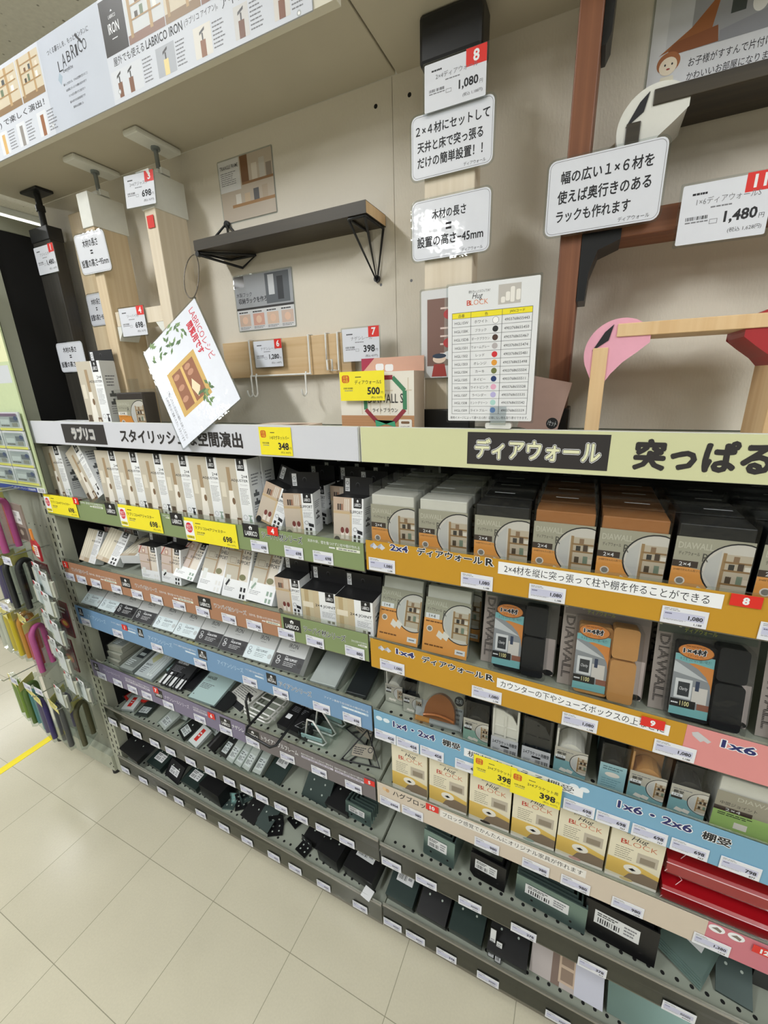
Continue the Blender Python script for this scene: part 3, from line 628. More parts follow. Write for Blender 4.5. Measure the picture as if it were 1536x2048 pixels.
# rounded corner frames: boards joined by soft corner blocks
def corner_frame(nm, lb, loc, m_block, m_board, W, leg, th, depth, m_block2=None, legw=.021, seam=INK, legr=.021, low=0):
    t = thing(nm, lb, 'frame', loc); R = .048
    def block(sx, m):
        poly = [(p[0] + .040, p[1]) for p in arc(0, 0, R, 200, 68, 16)] + [(.066, .040), (.078, .034), (.078, .012), (.064, .0), (.046, -.014), (.032, -.030), (.022, -.046), (.008, -.046)]
        poly = poly[::-1]
        if sx < 0: poly = [(W - p[0], p[1]) for p in poly][::-1]
        mb = MB().prism(poly, (0, -.006, 0), (1, 0, 0), (0, 0, 1), depth + .004, m)
        o = mb.build('corner_block', t, bevel=.006); o.location = (-.004, 0, leg - .008)
        s1 = MB().prism([(.003, .004), (.024, .018), (.029, .040), (.018, .030)] if sx > 0 else [(W - .018, .030), (W - .029, .040), (W - .024, .018), (W - .003, .004)], (0, -.0072, 0), (1, 0, 0), (0, 0, 1), .006, seam); q = s1.build('seam', o)
    block(1, m_block); block(-1, m_block2 or m_block)
    MB().box(.030, W - .030, -.0085, depth, leg + .014, leg + .014 + th, m_board).build('top_board', t, bevel=.001)
    for x, lw in ((0, legw), (W - legr, legr)): MB().box(x, x + lw, -.0085, depth, low, leg, m_board).build('leg', t, bevel=.001)
    return t
corner_frame('corner_frame', 'birch board frame with one pink and one red rounded corner on the header shelf', (.391, .05, 1.4665), paint('#e9a9bd', .45), BIRCH, .265, .139, .018, .085, paint('#a5272c', .45), legr=.040)
corner_frame('corner_frame', 'black board shelf with white rounded corners high on the right', (.402, .112, 1.700), paint('#dcdcd6', .4), DARKW, .46, .208, .018, .078, legw=.018, low=.105)
# ------------------------------------------------------------------ cards and signs of the upper display
def pic_frame(title, dark):
    def d(f, w, h):
        if dark:
            f.rect(0, h * .42, w, h, C('#9ea1a6')); f.rect(0, h * .8, w * .18, h, DK); f.text('木製フック', w * .02, h * .62, w * .3, h * .7, INK); f.text('収納ラックを作ろう', w * .05, h * .50, w * .62, h * .6, INK, bold=.02, fit=True)
            f.rect(w * .55, h * .45, w * .95, h * .98, C('#5b6066')); f.rect(w * .6, h * .6, w * .7, h * .95, C('#c8cbcf')); f.rect(w * .75, h * .5, w * .85, h * .9, C('#2d3035')); f.rect(0, h * .38, w, h * .42, DK)
            for i in range(4): f.rect(w * (.03 + .25 * i), h * .08, w * (.23 + .25 * i), h * .30, C(('#c9b0a0', '#cf9f8f', '#d4b8a4', '#cdb5a8')[i])); f.ell(w * (.13 + .25 * i), h * .19, w * .05, h * .07, C('#e0bda6')); f.bars(w * (.03 + .25 * i), h * .02, w * (.23 + .25 * i), h * .07, 2, GREYTX); f.bars(w * (.03 + .25 * i), h * .31, w * (.2 + .25 * i), h * .36, 1, INK)
        else:
            f.rect(0, 0, w, h, C('#bfb2a2')); f.rect(0, h * .5, w * .4, h, C('#d9d9da')); f.text('TRIANGLE FRAME', w * .03, h * .86, w * .38, h * .92, INK, bold=.01, fit=True); f.bars(w * .03, h * .6, w * .34, h * .82, 7, GREYTX, .35)
            f.rect(w * .42, h * .55, w * .56, h, C('#7a5638')); f.rect(w * .2, h * .22, w, h * .27, C('#a47c50')); f.rect(w * .42, h * .55, w, h * .59, C('#8f6a45'))
            for x, y, q, c in ((.28, .27, .16, '#ddd8cf'), (.45, .27, .14, '#cdb89c'), (.62, .27, .18, '#5d5d60'), (.78, .27, .2, '#b7a692'), (.62, .59, .25, '#d8cfc2'), (.76, .59, .3, '#c5c0b8'), (.88, .59, .2, '#8d8074')): f.rect(w * x, h * y, w * (x + .1), h * (y + q), C(c))
    return d
PH = paint('#d5d6d8', .35, 0, .8, .02, 40, .3)
laminated('photo_card', 'laminated photo card of jars on a shelf, pinned above the dark wall shelf', .160, .124, (-.460, .1985, 1.949), (0, 0, 0), pic_frame('', False), None, .003, 'card', PH)
laminated('photo_card', 'laminated how-to card with four hand photos, below the dark wall shelf', .181, .126, (-.455, .1985, 1.705), (0, 0, 0), pic_frame('', True), None, .003, 'card', PH)
t = thing('wall_shelf', 'dark stained wall shelf on two black triangle brackets', 'shelf', (-.252, .109, 1.8735))
mb = MB().box(-.228, .2275, 0, .0895, 0, .0215, DARKW); Face(mb, (.2275, 0, 0), (0, 1, 0), (0, 0, 1)).rect(.001, .001, .0885, .0205, BIRCH); mb.build('board', t)
x = .205
b = MB().tube([(x - .018, .004, -.004), (x, .086, -.100), (x + .018, .004, -.004)], .0028, BLKM).tube([(x - .018, .004, -.003), (x - .018, .086, -.003), (x, .086, -.100), (x + .018, .086, -.003), (x + .018, .004, -.003), (x - .018, .004, -.003)], .0028, BLKM)
b.cyl((x, .0885, -.094), (x, .083, -.094), .007, BLKM).build('bracket', t)
b = MB().tube([(-.226, .002, -.003), (-.115, .080, -.006), (-.165, .086, -.026), (-.226, .002, -.006)], .0030, BLKM).tube([(-.226, .002, -.003), (-.20, .086, -.004), (-.115, .080, -.006)], .0028, BLKM)
b.tube([(-.226, .045, .0232), (-.200, .087, .076), (-.150, .087, .0232)], .0030, BLKM).tube([(-.200, .087, .076), (-.165, .05, .0232)], .0028, BLKM).cyl((-.198, .0885, .072), (-.198, .082, .072), .008, BLKM).cyl((-.222, .0, -.006), (-.222, .008, -.006), .006, BLKM)
b.build('bracket', t)
t = thing('hook_board', 'pine board screwed to the wall with white wire hooks on it', 'board', (-.318, .18, 1.632))
MB().box(-.186, .205, 0, .0195, -.044, .045, wood('#c9a97e', '#d8bd95', axis=0)).build('board', t, bevel=.001)
WW = paint('#e6e6e2', .35, 0, 0, .02); w = MB()
for x in (-.089, .094): w.tube([(x, .012, .047), (x, -.006, .047), (x, -.008, -.040), (x - (.004 if x < 0 else 0), -.010, -.042)], .0022, WW)
w.tube([(-.093, -.010, -.041), (.098, -.010, -.041)], .0022, WW); w.build('wire_rail', t)
for x in (-.088, -.072, .083):
    MB().tube([(x, -.010, -.036), (x, -.014, -.044), (x, -.014, -.075)] + [(x + .0005, -.024 + .010 * math.cos(a), -.078 - .014 * math.sin(a)) for a in (0.4, .9, 1.4, 1.9, 2.4, 2.9, 3.3)], .0022, WW).build('hook', t)
MB().tube([(.142, .012, .047), (.142, -.005, .047), (.142, -.006, -.035), (.160, -.012, -.035), (.160, -.012, -.012), (.146, -.012, -.012), (.146, -.010, -.035)], .0022, WW).build('hook', t)
MB().tube([(.174, .012, .047), (.174, -.005, .047), (.174, -.006, -.036), (.157, -.012, -.036)], .0022, WW).build('hook', t)
laminated('price_card', 'price card with red tag 6, 1,280 yen, on the hook board', .088, .062, (-.388, .1685, 1.6115), (0, 0, 0), price_card('ナゲシレール', '1,280', '1,408', '6', tagw=.022), None, .002, 'price card')
laminated('price_card', 'price card with red tag 7, 398 yen, at the right end of the hook board', .092, .068, (-.121, .1585, 1.6125), (0, 0, 0), price_card('ナゲシレール', '398', '437', '7'), None, .002, 'price card')
laminated('price_card', 'price card with red tag 1, 1,480 yen, on the black post', .098, .071, (-1.133, .1165, 1.903), (0, 0, 0), price_card('アジャスター', '1,480', '1,628', '1', tagw=.026), None, .002, 'price card')
laminated('price_card', 'tilted price card with red tag 3 on a white post cap', .086, .066, (-.630, .066, 1.972), rad(-6, 0, 8), price_card('2×4アジャスター', '698', '767', '3', tagw=.026), None, .002, 'price card')
laminated('price_card', 'price card with red tag 4, 698 yen, on the short cross rail', .092, .068, (-.757, .082, 1.704), rad(0, 0, 3), price_card('ツーバイ材', '698', '767', '4'), None, .002, 'price card')
tag(MB().box(-.5895, -.5675, .0825, .0835, 1.930, 1.955, RED).build('sticker'), 'small red sticker near the top of the pale narrow post', 'sticker')
laminated('price_card', 'price card with red tag 8, 1,080 yen, hanging on the big black post cap', .100, .062, (.101, .0885, 1.985), (0, 0, 0), price_card('2×4ディアウォール', '1,080', '1,188', '8', tagw=.032), None, .002, 'price card')
laminated('price_card', 'large price card with red tag 11, 1,480 yen, at the right edge', .100, .072, (.482, .085, 1.739), (0, 0, 0), price_card('1×6ディアウォールS', '1,480', '1,628', '11', tagw=.030), None, .002, 'price card')
laminated('instruction_sign', 'white sign saying timber length is height minus 75 mm, on the black post', .136, .086, (-1.142, .117, 1.627), (0, 0, 0), LEN(75))
laminated('instruction_sign', 'white sign saying timber length is height minus 95 mm, on the knotty pine post', .117, .090, (-.862, .076, 1.863), rad(3, 0, 2), LEN(95))
laminated('instruction_sign', 'white timber length sign half hidden behind the knotty pine post', .085, .088, (-1.033, .1765, 1.760), (0, 0, 0), LEN(95))
laminated('instruction_sign', 'white sign with three lines about setting a 2×4 between ceiling and floor', .139, .090, (.0755, .0935, 1.8975), (0, 0, 0), tall_sign([('２×４材にセットして', .06, .68, .95, .84), ('天井と床で突っ張る', .08, .42, .88, .59), ('だけの簡単設置！！', .08, .18, .88, .35)], 1))
laminated('instruction_sign', 'white sign saying timber length is height minus 45 mm, on the wide pale post', .139, .092, (.0755, .0935, 1.774), (0, 0, 0), tall_sign([('木材の長さ', .27, .66, .70, .82), ('＝', .45, .47, .52, .57), ('設置の高さ−45mm', .07, .22, .92, .40)], 1))
laminated('instruction_sign', 'large white sign about racks of wide 1×6 timber, over the brown frame', .154, .099, (.303, .0865, 1.777), (0, 0, 0), tall_sign([('幅の広い１×６材を', .12, .68, .90, .84), ('使えば奥行きのある', .10, .42, .90, .59), ('ラックも作れます', .10, .17, .75, .33)], 1))
def catalogue(f, w, h):
    f.text('棚をぎゅっとはさんでOK！', w * .24, h * .935, w * .48, h * .955, INK, fit=True); f.text('Hug', w * .28, h * .885, w * .40, h * .935, INK, shear=.3, fit=True)
    f.text('BLOCK', w * .22, h * .855, w * .46, h * .89, C('#d8702c'), bold=-.01, fit=True); f.text('B', w * .22, h * .855, w * .268, h * .89, C('#c8382a'), bold=.0, fit=True)
    f.rect(w * .57, h * .84, w * .81, h * .97, C('#bdb9b4'))
    for x, y, q in ((.60, .85, .04), (.65, .86, .06), (.70, .85, .10), (.76, .86, .07)): f.rrect(w * x, h * y, w * (x + .045), h * (y + q), .002, C('#e9e6e0'))
    x0, x1, xa, xb, yt, yb = w * .05, w * .94, w * .27, w * .62, h * .81, h * .055; rows = 12; rh = (yt - h * .04 - yb) / rows
    f.rect(x0, yt - h * .04, x1, yt, YEL); GR = C('#55565a')
    for x in (x0, xa, xb, x1): f.rect(x - .0003, yb, x + .0003, yt, GR)
    for i in range(rows + 1): f.rect(x0, yb + i * rh - .0002, x1, yb + i * rh + .0002, GR)
    f.rect(x0, yt - .0003, x1, yt + .0003, GR)
    for s, a, b in (('品番', x0, xa), ('色', xa, xb), ('JANコード', xb, x1)): f.text(s, a, yt - h * .033, b, yt - h * .010, INK, align='C')
    names = ['ホワイト', 'ブラック', 'ダークブラウン', 'ウォームグレー', 'レッド', 'オレンジ', 'カーキ', 'ネイビー', 'ライトピンク', 'ラベンダー', 'ミントグリーン', 'ライトブルー']
    cols = ['#f6f6f6', '#2b2c2d', '#4a342c', '#b4aeb0', '#d03038', '#e09a38', '#6d7442', '#22386c', '#e3a9c4', '#b6b0dc', '#a9d2cc', '#7a9fd8']
    codes = 'HGL1SW HGL1SBK HGL1SDB HGL1S01 HGL1S02 HGL1S03 HGL1S04 HGL1S05 HGL1S06 HGL1S07 HGL1S08 HGL1S09'.split()
    jan = ('443', '450', '467', '474', '481', '498', '504', '511', '528', '535', '542', '559')
    for i in range(rows):
        y = yt - h * .04 - (i + 1) * rh
        f.text(codes[i], x0 + w * .02, y + rh * .3, xa - w * .02, y + rh * .62, INK, align='C'); f.text(names[i], xa + w * .01, y + rh * .3, xa + w * .22, y + rh * .66, INK, align='C')
        f.text('4903768655' + jan[i], xb + w * .01, y + rh * .3, x1 - w * .01, y + rh * .62, INK, align='C')
        if i == 0: f.ell(xb - w * .07, y + rh * .5, rh * .40, rh * .40, GR)
        f.ell(xb - w * .07, y + rh * .5, rh * .36, rh * .36, C(cols[i]))
    f.text('使用イメージによって選べる12色！店頭にない色も取り寄せできます。', w * .03, h * .014, w * .96, h * .036, INK)
laminated('colour_chart', 'white upright colour chart with twelve coloured dots, clipped above the pale green header', .136, .205, (.178, -.0075, 1.4995), rad(3, 0, 0), catalogue, None, .002, 'chart', paint('#e3e5e8', .4, 0, .3, .02))
t = thing('card_clip', 'small white clip on the header edge holding the colour chart', 'clip', (.262, 0, 1.4865))
MB().rbox(-.021, .021, -.004, .010, .0002, .010, WW, .003).cyl((-.012, -.001, .012), (.012, -.001, .012), .006, WW).build('foot', t)
MB().box(-.013, .013, -.0102, -.0094, .006, .036, CLEARED).build('clear_jaw', t)
def tool_card(f, w, h):
    f.rect(w * .08, h * .14, w, h * .9, C('#8f8078')); f.rect(w * .08, h * .14, w * .3, h * .9, C('#7b5c53')); f.rect(w * .42, h * .14, w * .5, h * .9, C('#c9a994'))
    for y in (.78, .56, .47, .38, .27): f.rect(w * .25, h * y, w, h * (y + .02), C('#dcc8c0'))
    for x, y, c in ((.36, .72, '#b03a3c'), (.52, .70, '#2e2a2c'), (.68, .72, '#c0403a'), (.36, .40, '#b8383a'), (.62, .39, '#2b2628')): f.ell(w * x, h * y, w * .07, h * .055, C(c))
    f.ell(w * .62, h * .26, w * .34, h * .08, WHITE); f.text('今日も練習', w * .4, h * .265, w * .85, h * .30, INK); f.text('がんばるぞ', w * .4, h * .215, w * .85, h * .25, INK)
    f.ell(w * .24, h * .22, w * .085, h * .05, C('#efd9c6')); f.ell(w * .24, h * .255, w * .09, h * .028, C('#2c3c52')); f.poly([(w * .14, 0.002), (w * .17, h * .16), (w * .31, h * .16), (w * .34, 0.002)], C('#a43a34'))
    f.text('道具置き場', w * .45, h * .04, w * .98, h * .10, INK, bold=.01)
laminated('photo_card', 'laminated card with red and black gloves on pink racks, behind the colour chart', .150, .152, (.094, .088, 1.571), rad(0, 0, 0), tool_card, None, .003, 'card', PH)
def big_poster(f, w, h):
    f.rect(.02, .042, w, h, C('#9b9da2')); f.rect(.02, .042, .05, h, C('#c9ccd2')); f.poly([(.012, .045), (.075, .060), (.082, .10), (.05, .068)], C('#9a5c2c')); f.poly([(.02, .042), (.085, .043), (.082, .062), (.03, .056)], C('#8a4f28'))
    for i in range(5): f.rect(.095 + i * .03, .07, .112 + i * .03, h, C(('#3b4340', '#6f7377', '#2f3c33', '#c4c6c8', '#383d42')[i]))
    f.ell(.128, .075, .009, .012, C('#e9e9e6')); f.ell(.128, .100, .016, .020, C('#39512f')); f.poly([(.085, .055), (.2, .075), (.2, .042), (.085, .042)], C('#8d8f96'))
    f.text('お子様がすすんで片付けできる', .052, .022, .175, .033, INK, fit=True, bold=.005); f.text('かわいいお部屋になりました', .052, .006, .165, .016, INK, fit=True, bold=.005)
    f.ell(.026, .034, .015, .013, C('#a5653a')); f.ell(.026, .030, .0115, .011, C('#f0e3cd')); f.ell(.022, .032, .0012, .0015, INK, 8); f.ell(.031, .032, .0012, .0015, INK, 8); f.ell(.0265, .0265, .0025, .0012, C('#a2433a'), 10)
    f.poly([(.015, .0), (.018, .018), (.034, .018), (.038, .0)], C('#e9e4d2')); f.rect(.021, .004, .032, .013, C('#d5d9a4'))
t = laminated('poster', 'large white poster with a room photo at the top right corner', .32, .138, (.424, .1985, 1.977), (0, 0, 0), big_poster, None, .002, 'poster', paint('#d9dbe0', .5))
# the sheet on a loop, hung by one corner over the header
A = Vector((-.448, .059, 1.763)); uu = Vector((.152, -.055, -.222)).normalized(); vv = Vector((.172, .026, .105)); vv = (vv - uu * vv.dot(uu)).normalized(); nn = uu.cross(vv)
t = thing('hanging_sheet', 'tilted laminated sheet with red writing and a plant photo hanging from the dark shelf', 'sign')
t.matrix_world = Matrix.Translation(A) @ Matrix((uu, vv, nn)).transposed().to_4x4()
W, H = .275, .207
mb = MB().prism(rrect(-.004, -H - .004, W + .004, .004, .004), (0, 0, .0005), (1, 0, 0), (0, 1, 0), .001, CLEARED); mb.build('clear_edge', t)
mb = MB().prism(rrect(0, -H, W, 0, .002), (0, 0, .0009), (1, 0, 0), (0, 1, 0), .0003, paint('#dfe3ee', .35, 0, 1.0, .02, 45, .45)); f = Face(mb, (0, 0, .0009), (1, 0, 0), (0, 1, 0))
f.text('LABRICOレシピ', .012, -.030, .150, -.012, C('#c3263a'), bold=.0, fit=True); f.text('閲覧用です', .035, -.052, .120, -.033, C('#c3263a'), bold=.04, fit=True)
f.rect(.095, -.165, .215, -.062, C('#c9a55c')); f.rect(.107, -.152, .205, -.074, C('#8f5a3c')); f.rect(.107, -.120, .205, -.112, C('#d8b468')); f.poly([(.15, -.10), (.18, -.085), (.20, -.10), (.17, -.11)], C('#e6d6b4'))
for x, y in ((.118, -.098), (.135, -.095), (.12, -.140), (.15, -.138), (.18, -.14)): f.ell(x, y, .007, .010, C('#b9876a'))
rn = random.Random(4)
for i in range(46):
    x, y = (rn.uniform(.0, .055), rn.uniform(-.19, -.06)) if i < 30 else (rn.uniform(.19, .225), rn.uniform(-.09, -.06))
    a = rn.uniform(0, 6.3); l = .010; f.poly([(x, y), (x + l * math.cos(a + .4), y + l * math.sin(a + .4)), (x + 1.8 * l * math.cos(a), y + 1.8 * l * math.sin(a)), (x + l * math.cos(a - .4), y + l * math.sin(a - .4))], C(('#5d7d4a', '#7b9663', '#4d6b42')[i % 3]))
f.text('ご覧になりたい方は元の場所へお戻しください', .130, -.186, .262, -.178, INK, fit=True); f.text('お持ち帰りはご遠慮ください。スタッフまで', .140, -.198, .262, -.190, INK, fit=True)
mb.build('sheet', t)
o = MB().tube([(-.448 - .030 * math.sin(a) * (1 if a < 3.14 else .6) - .012, .075 + .012 * math.cos(a), 1.812 + .047 * math.cos(a)) for a in [2 * math.pi * i / 28 for i in range(28)]], .0013, paint('#6d675f', .3, .8), 6, True).build('loop_wire')
tag(o, 'thin wire loop joining the dark wall shelf and the hanging sheet', 'wire')
tag(MB().tube([(-.452, .063, 1.753), (-.458, .066, 1.760), (-.458, .070, 1.768)], .0016, INK).build('tie'), 'short black tie at the upper corner of the hanging sheet', 'tie')
# ------------------------------------------------------------------ price labels in the rails
LAV = C('#c3c5dc'); LW = paint('#dfe1e8', .5, 0, 0, 0)
def label_mesh(key):
    price, tax, w = key; h = .029
    t = MB().box(0, w, -.0006, 0, -h, 0, LW); f = Face(t, (0, -.0006, -h), (1, 0, 0), (0, 0, 1))
    f.bars(w * .05, h * .78, w * .55, h * .95, 2, GREYTX, .4, .4, 2); f.rect(w * .05, h * .30, w * .93, h * .74, LAV)
    f.bars(w * .08, h * .56, w * .24, h * .66, 1, C('#6b6c8c'), .7); f.bars(w * .06, h * .20, w * .58, h * .29, 2, C('#85869a'), .5, .2, 4)
    if price: f.text(price, w * .46, h * .34, w * .90, h * .62, INK, bold=.03, align='R'); f.text(tax, w * .58, h * .07, w * .90, h * .22, INK, bold=.02, align='R')
    else: f.bars(w * .55, h * .34, w * .88, h * .58, 2, C('#55565e'), .7, .1, 6); f.bars(w * .62, h * .1, w * .88, h * .22, 1, C('#6b6c76'), .7)
    return tag(t.build('price_label'), '', 'price label')
labels = Kit(label_mesh)
NAMEROW = {'L1': 'green rail', 'L2': 'brown and green rail', 'L3': 'blue rail', 'L4': 'purple and grey rail', 'L5': 'left fifth rail', 'L6': 'lowest left rail', 'R1': 'upper orange rail', 'R2': 'orange and pink rail', 'R3': 'sky blue rail', 'R4': 'beige rail', 'R5': 'right fifth rail', 'R6': 'lowest right rail'}
def row(k, xs, prices, w):
    for i, x in enumerate(xs):
        p = prices[i] if i < len(prices) else None
        key = (p[0], p[1], w) if p else (None, None, w)
        fb = k[1] in '56'
        txt = ORD[i] + ' price label from the left on the ' + NAMEROW[k] + (', %s yen' % p[0] if p else '')
        labels(key, (x, -.0046 if fb else -.0042, lz(k, x)), (0, 0, random.uniform(-.01, .01)), txt, 'price labels on the ' + NAMEROW[k])
P698 = ('698', '767'); P798 = ('798', '877'); P880 = ('880', '968'); P1080 = ('1,080', '1,188'); P458 = ('458', '503'); P980 = ('980', '1,078')
row('L1', (-.315, -.213, -.133), [P698] * 3, .053)
row('L2', (-1.196, -1.129, -1.049, -.941, -.84, -.749, -.652, -.556, -.457, -.368, -.263, -.176, -.065), [None, ('398', '437'), ('398', '437'), P698, P698, P698, P698, P798, P798, P798, P880, P880, P880], .052)
row('L3', (-1.176, -.998, -.801, -.608, -.415, -.306, -.175, -.085), [None, None, ('1,480', '1,628'), ('1,280', '1,408'), P880, P880, P698, P698], .052)
row('L4', (-1.17, -1.076, -.995, -.918, -.809, -.662, -.549, -.441, -.312, -.203, -.094), [None] * 8 + [('1,098', '1,207'), P880, P880], .051)
row('L5', (-1.183, -1.11, -1.04, -.942, -.858, -.757, -.664, -.577, -.503, -.439, -.364, -.289, -.21, -.129), [], .050)
row('L6', (-1.19, -1.081, -.972, -.879, -.764, -.65, -.543, -.427, -.34, -.23, -.1), [], .050)
row('R1', (.009, .207, .331, .531, .652), [P1080] * 5, .060)
row('R2', (.026, .236, .408, .556), [P1080] * 4, .060)
row('R3', (.004, .062, .122, .205, .429, .488, .549, .611, .684), [P458] * 4 + [P698] * 4 + [P798], .0565)
row('R4', (.010, .072, .256, .363, .443, .540, .678), [('6904', ''), P980, P980, P980, P980, P980, ('1,380', '1,518')], .0565)
row('R5', (.007, .107, .223, .352, .499, .661), [None, None, None, ('278', '305'), ('378', '415')], .058)
row('R6', (.004, .075, .166, .279, .450, .58), [None, None, ('378', '415')], .057)
# yellow price cards
def yellow_card(name, label, loc, w, h, title, price, tax, icon, rot=(0, 0, 0), group=None):
    mb = MB().box(0, w, -.0006, 0, 0, h, YEL); f = Face(mb, (0, -.0006, 0), (1, 0, 0), (0, 0, 1)); x = 0
    if icon == 'HOT':
        f.rect(-.002, .004, w * .17, h * .86, WHITE); f.ell(w * .08, h * .58, w * .068, h * .22, C('#cf2436')); f.text('BEST', w * .03, h * .58, w * .13, h * .70, WHITE, align='C'); f.text('BUY!', w * .03, h * .44, w * .13, h * .55, WHITE, align='C'); f.rect(0, h * .10, w * .16, h * .24, YEL); f.text('人気商品', w * .01, h * .12, w * .15, h * .22, INK, fit=True, bold=.02); x = .17
    else: f.rrect(w * .05, h * .62, w * .22, h * .88, .004, C('#c9541f')); f.text('広告', w * .08, h * .76, w * .19, h * .86, YEL, align='C'); f.text('の品', w * .08, h * .64, w * .19, h * .74, YEL, align='C')
    f.bars(w * (x + .05), h * .78, w * (x + .16), h * .84, 1, INK, .6) if icon == 'HOT' else f.bars(w * .36, h * .78, w * .5, h * .83, 1, INK, .6)
    f.text(title, w * (x + .03 if x else .34), h * .56, w * .93, h * .70, INK, fit=False, bold=.01)
    f.code(w * (x + .06 if x else .08), h * .40, w * (x + .22 if x else .3), h * .46, INK); f.bars(w * (x + .05 if x else .1), h * .32, w * (x + .2 if x else .3), h * .38, 1, GREYTX)
    f.text(price, w * .58, h * .20, w * .90, h * .46, INK, bold=.035, align='R'); f.text('円', w * .92, h * .22, w * .98, h * .31, INK); f.text('(税込 %s円)' % tax, w * .55, h * .06, w * .95, h * .15, INK, align='R')
    return tag(mb.build(name, None, loc, rot), label, 'price card', group)
yellow_card('yellow_price_card', 'first yellow price card from the left on the green rail, 698 yen', (-1.190, -.0052, 1.188), .172, .064, 'ラブリコ2×4アジャスター', '698', '767', 'HOT')
yellow_card('yellow_price_card', 'second yellow price card from the left on the green rail, 698 yen', (-.806, -.0052, 1.186), .177, .068, 'ラブリコ2×4アジャスター', '698', '767', 'HOT')
yellow_card('yellow_price_card', 'third yellow price card from the left on the green rail, 698 yen', (-.536, -.0052, 1.180), .180, .064, 'ラブリコ2×4アジャスター', '698', '767', 'HOT')
yellow_card('yellow_price_card', 'yellow 348 yen price card stuck on the white header strip', (-.2475, -.0048, 1.422), .086, .060, '1×8マグネットバー', '348', '383', 'AD')
yellow_card('yellow_price_card', 'yellow 500 yen price card on the brown and white carton, top shelf', (-.050, .020, 1.533), .096, .054, 'ディアウォールS', '500', '550', 'AD')
yellow_card('yellow_price_card', 'left one of the two yellow 398 yen price cards on the sky blue rail', (.247, -.0085, .735), .090, .061, '2×4ブラケット用', '398', '437', 'AD', rad(0, 0, 0), 'yellow 398 yen cards')
yellow_card('yellow_price_card', 'right one of the two yellow 398 yen price cards on the sky blue rail', (.326, -.0105, .730), .098, .062, '2×4ブラケット用', '398', '437', 'AD', rad(0, 0, 0), 'yellow 398 yen cards')
# red number tags
def red_tag(no, x, z, w, h, label, y=-.0052):
    mb = MB().box(0, w, -.0005, 0, 0, h, RED); f = Face(mb, (0, -.0005, 0), (1, 0, 0), (0, 0, 1)); f.text(no, w * .2, h * .18, w * .8, h * .82, WHITE, bold=.045, align='C')
    tag(mb.build('number_tag', None, (x, y, z)), label, 'number tag')
red_tag('3', -1.026, 1.233, .028, .022, 'red number tag three at the left of the green rail', -.0062); red_tag('4', -.257, 1.232, .031, .021, 'red number tag four beside the black logo of the green rail')
red_tag('2', -1.192, .989, .029, .023, 'red number tag 2 on the brown rail'); red_tag('1', -.936, .805, .026, .020, 'red number tag 1 on the blue rail'); red_tag('7', -.846, .581, .025, .023, 'red number tag seven at the left of the purple rail')
red_tag('6', -.592, .571, .029, .022, 'red number tag six near the middle of the purple rail'); red_tag('5', -.034, .572, .031, .017, 'red number tag 5 on the grey rail'); red_tag('8', .611, 1.236, .037, .019, 'red number tag 8 on the upper orange rail')
red_tag('9', .531, .983, .035, .019, 'red number tag 9 on the second orange rail'); red_tag('10', .136, .573, .032, .019, 'orange red number tag 10 on the beige rail'); red_tag('12', .761, .561, .034, .018, 'red number tag 12 on the pink strip at the right edge')
# ------------------------------------------------------------------ cartons of the left bay
SIDEW = paint('#dcdedf', .55, 0, 0, .03); TABM = paint('#1a1a1c', .5, 0, 0, .05)
def tab(t, w, d, h, k, seal=True):
    """black hang tab with a round hole and a small white sticker, rising from the back of a carton"""
    mb = MB().box(-w / 2, w / 2, d - .0012, d, h - .004, h + k, TABM); f = Face(mb, (-w / 2, d - .0012, h), (1, 0, 0), (0, 0, 1))
    f.ell(w * .5, k * .55, .005, .006, C('#4c4c50'), 14); f.ell(w * .5, k * .52, .0042, .005, C('#08080a'), 14)
    o = mb.build('hang_tab', t)
    if seal:
        m2 = MB().box(-w * .43, -w * .43 + .0115, d - .0018, d - .0013, h + k * .15, h + k * .9, WHITE); g = Face(m2, (-w * .43, d - .0018, h + k * .15), (1, 0, 0), (0, 0, 1)); g.ring(.0057, k * .48, .0035, .001, INK, n=12); g.bars(.001, k * .05, .0105, k * .25, 2, GREYTX); m2.build('sticker', o)
ACC = ('#e2e2e0', '#26262a', '#8fa596')
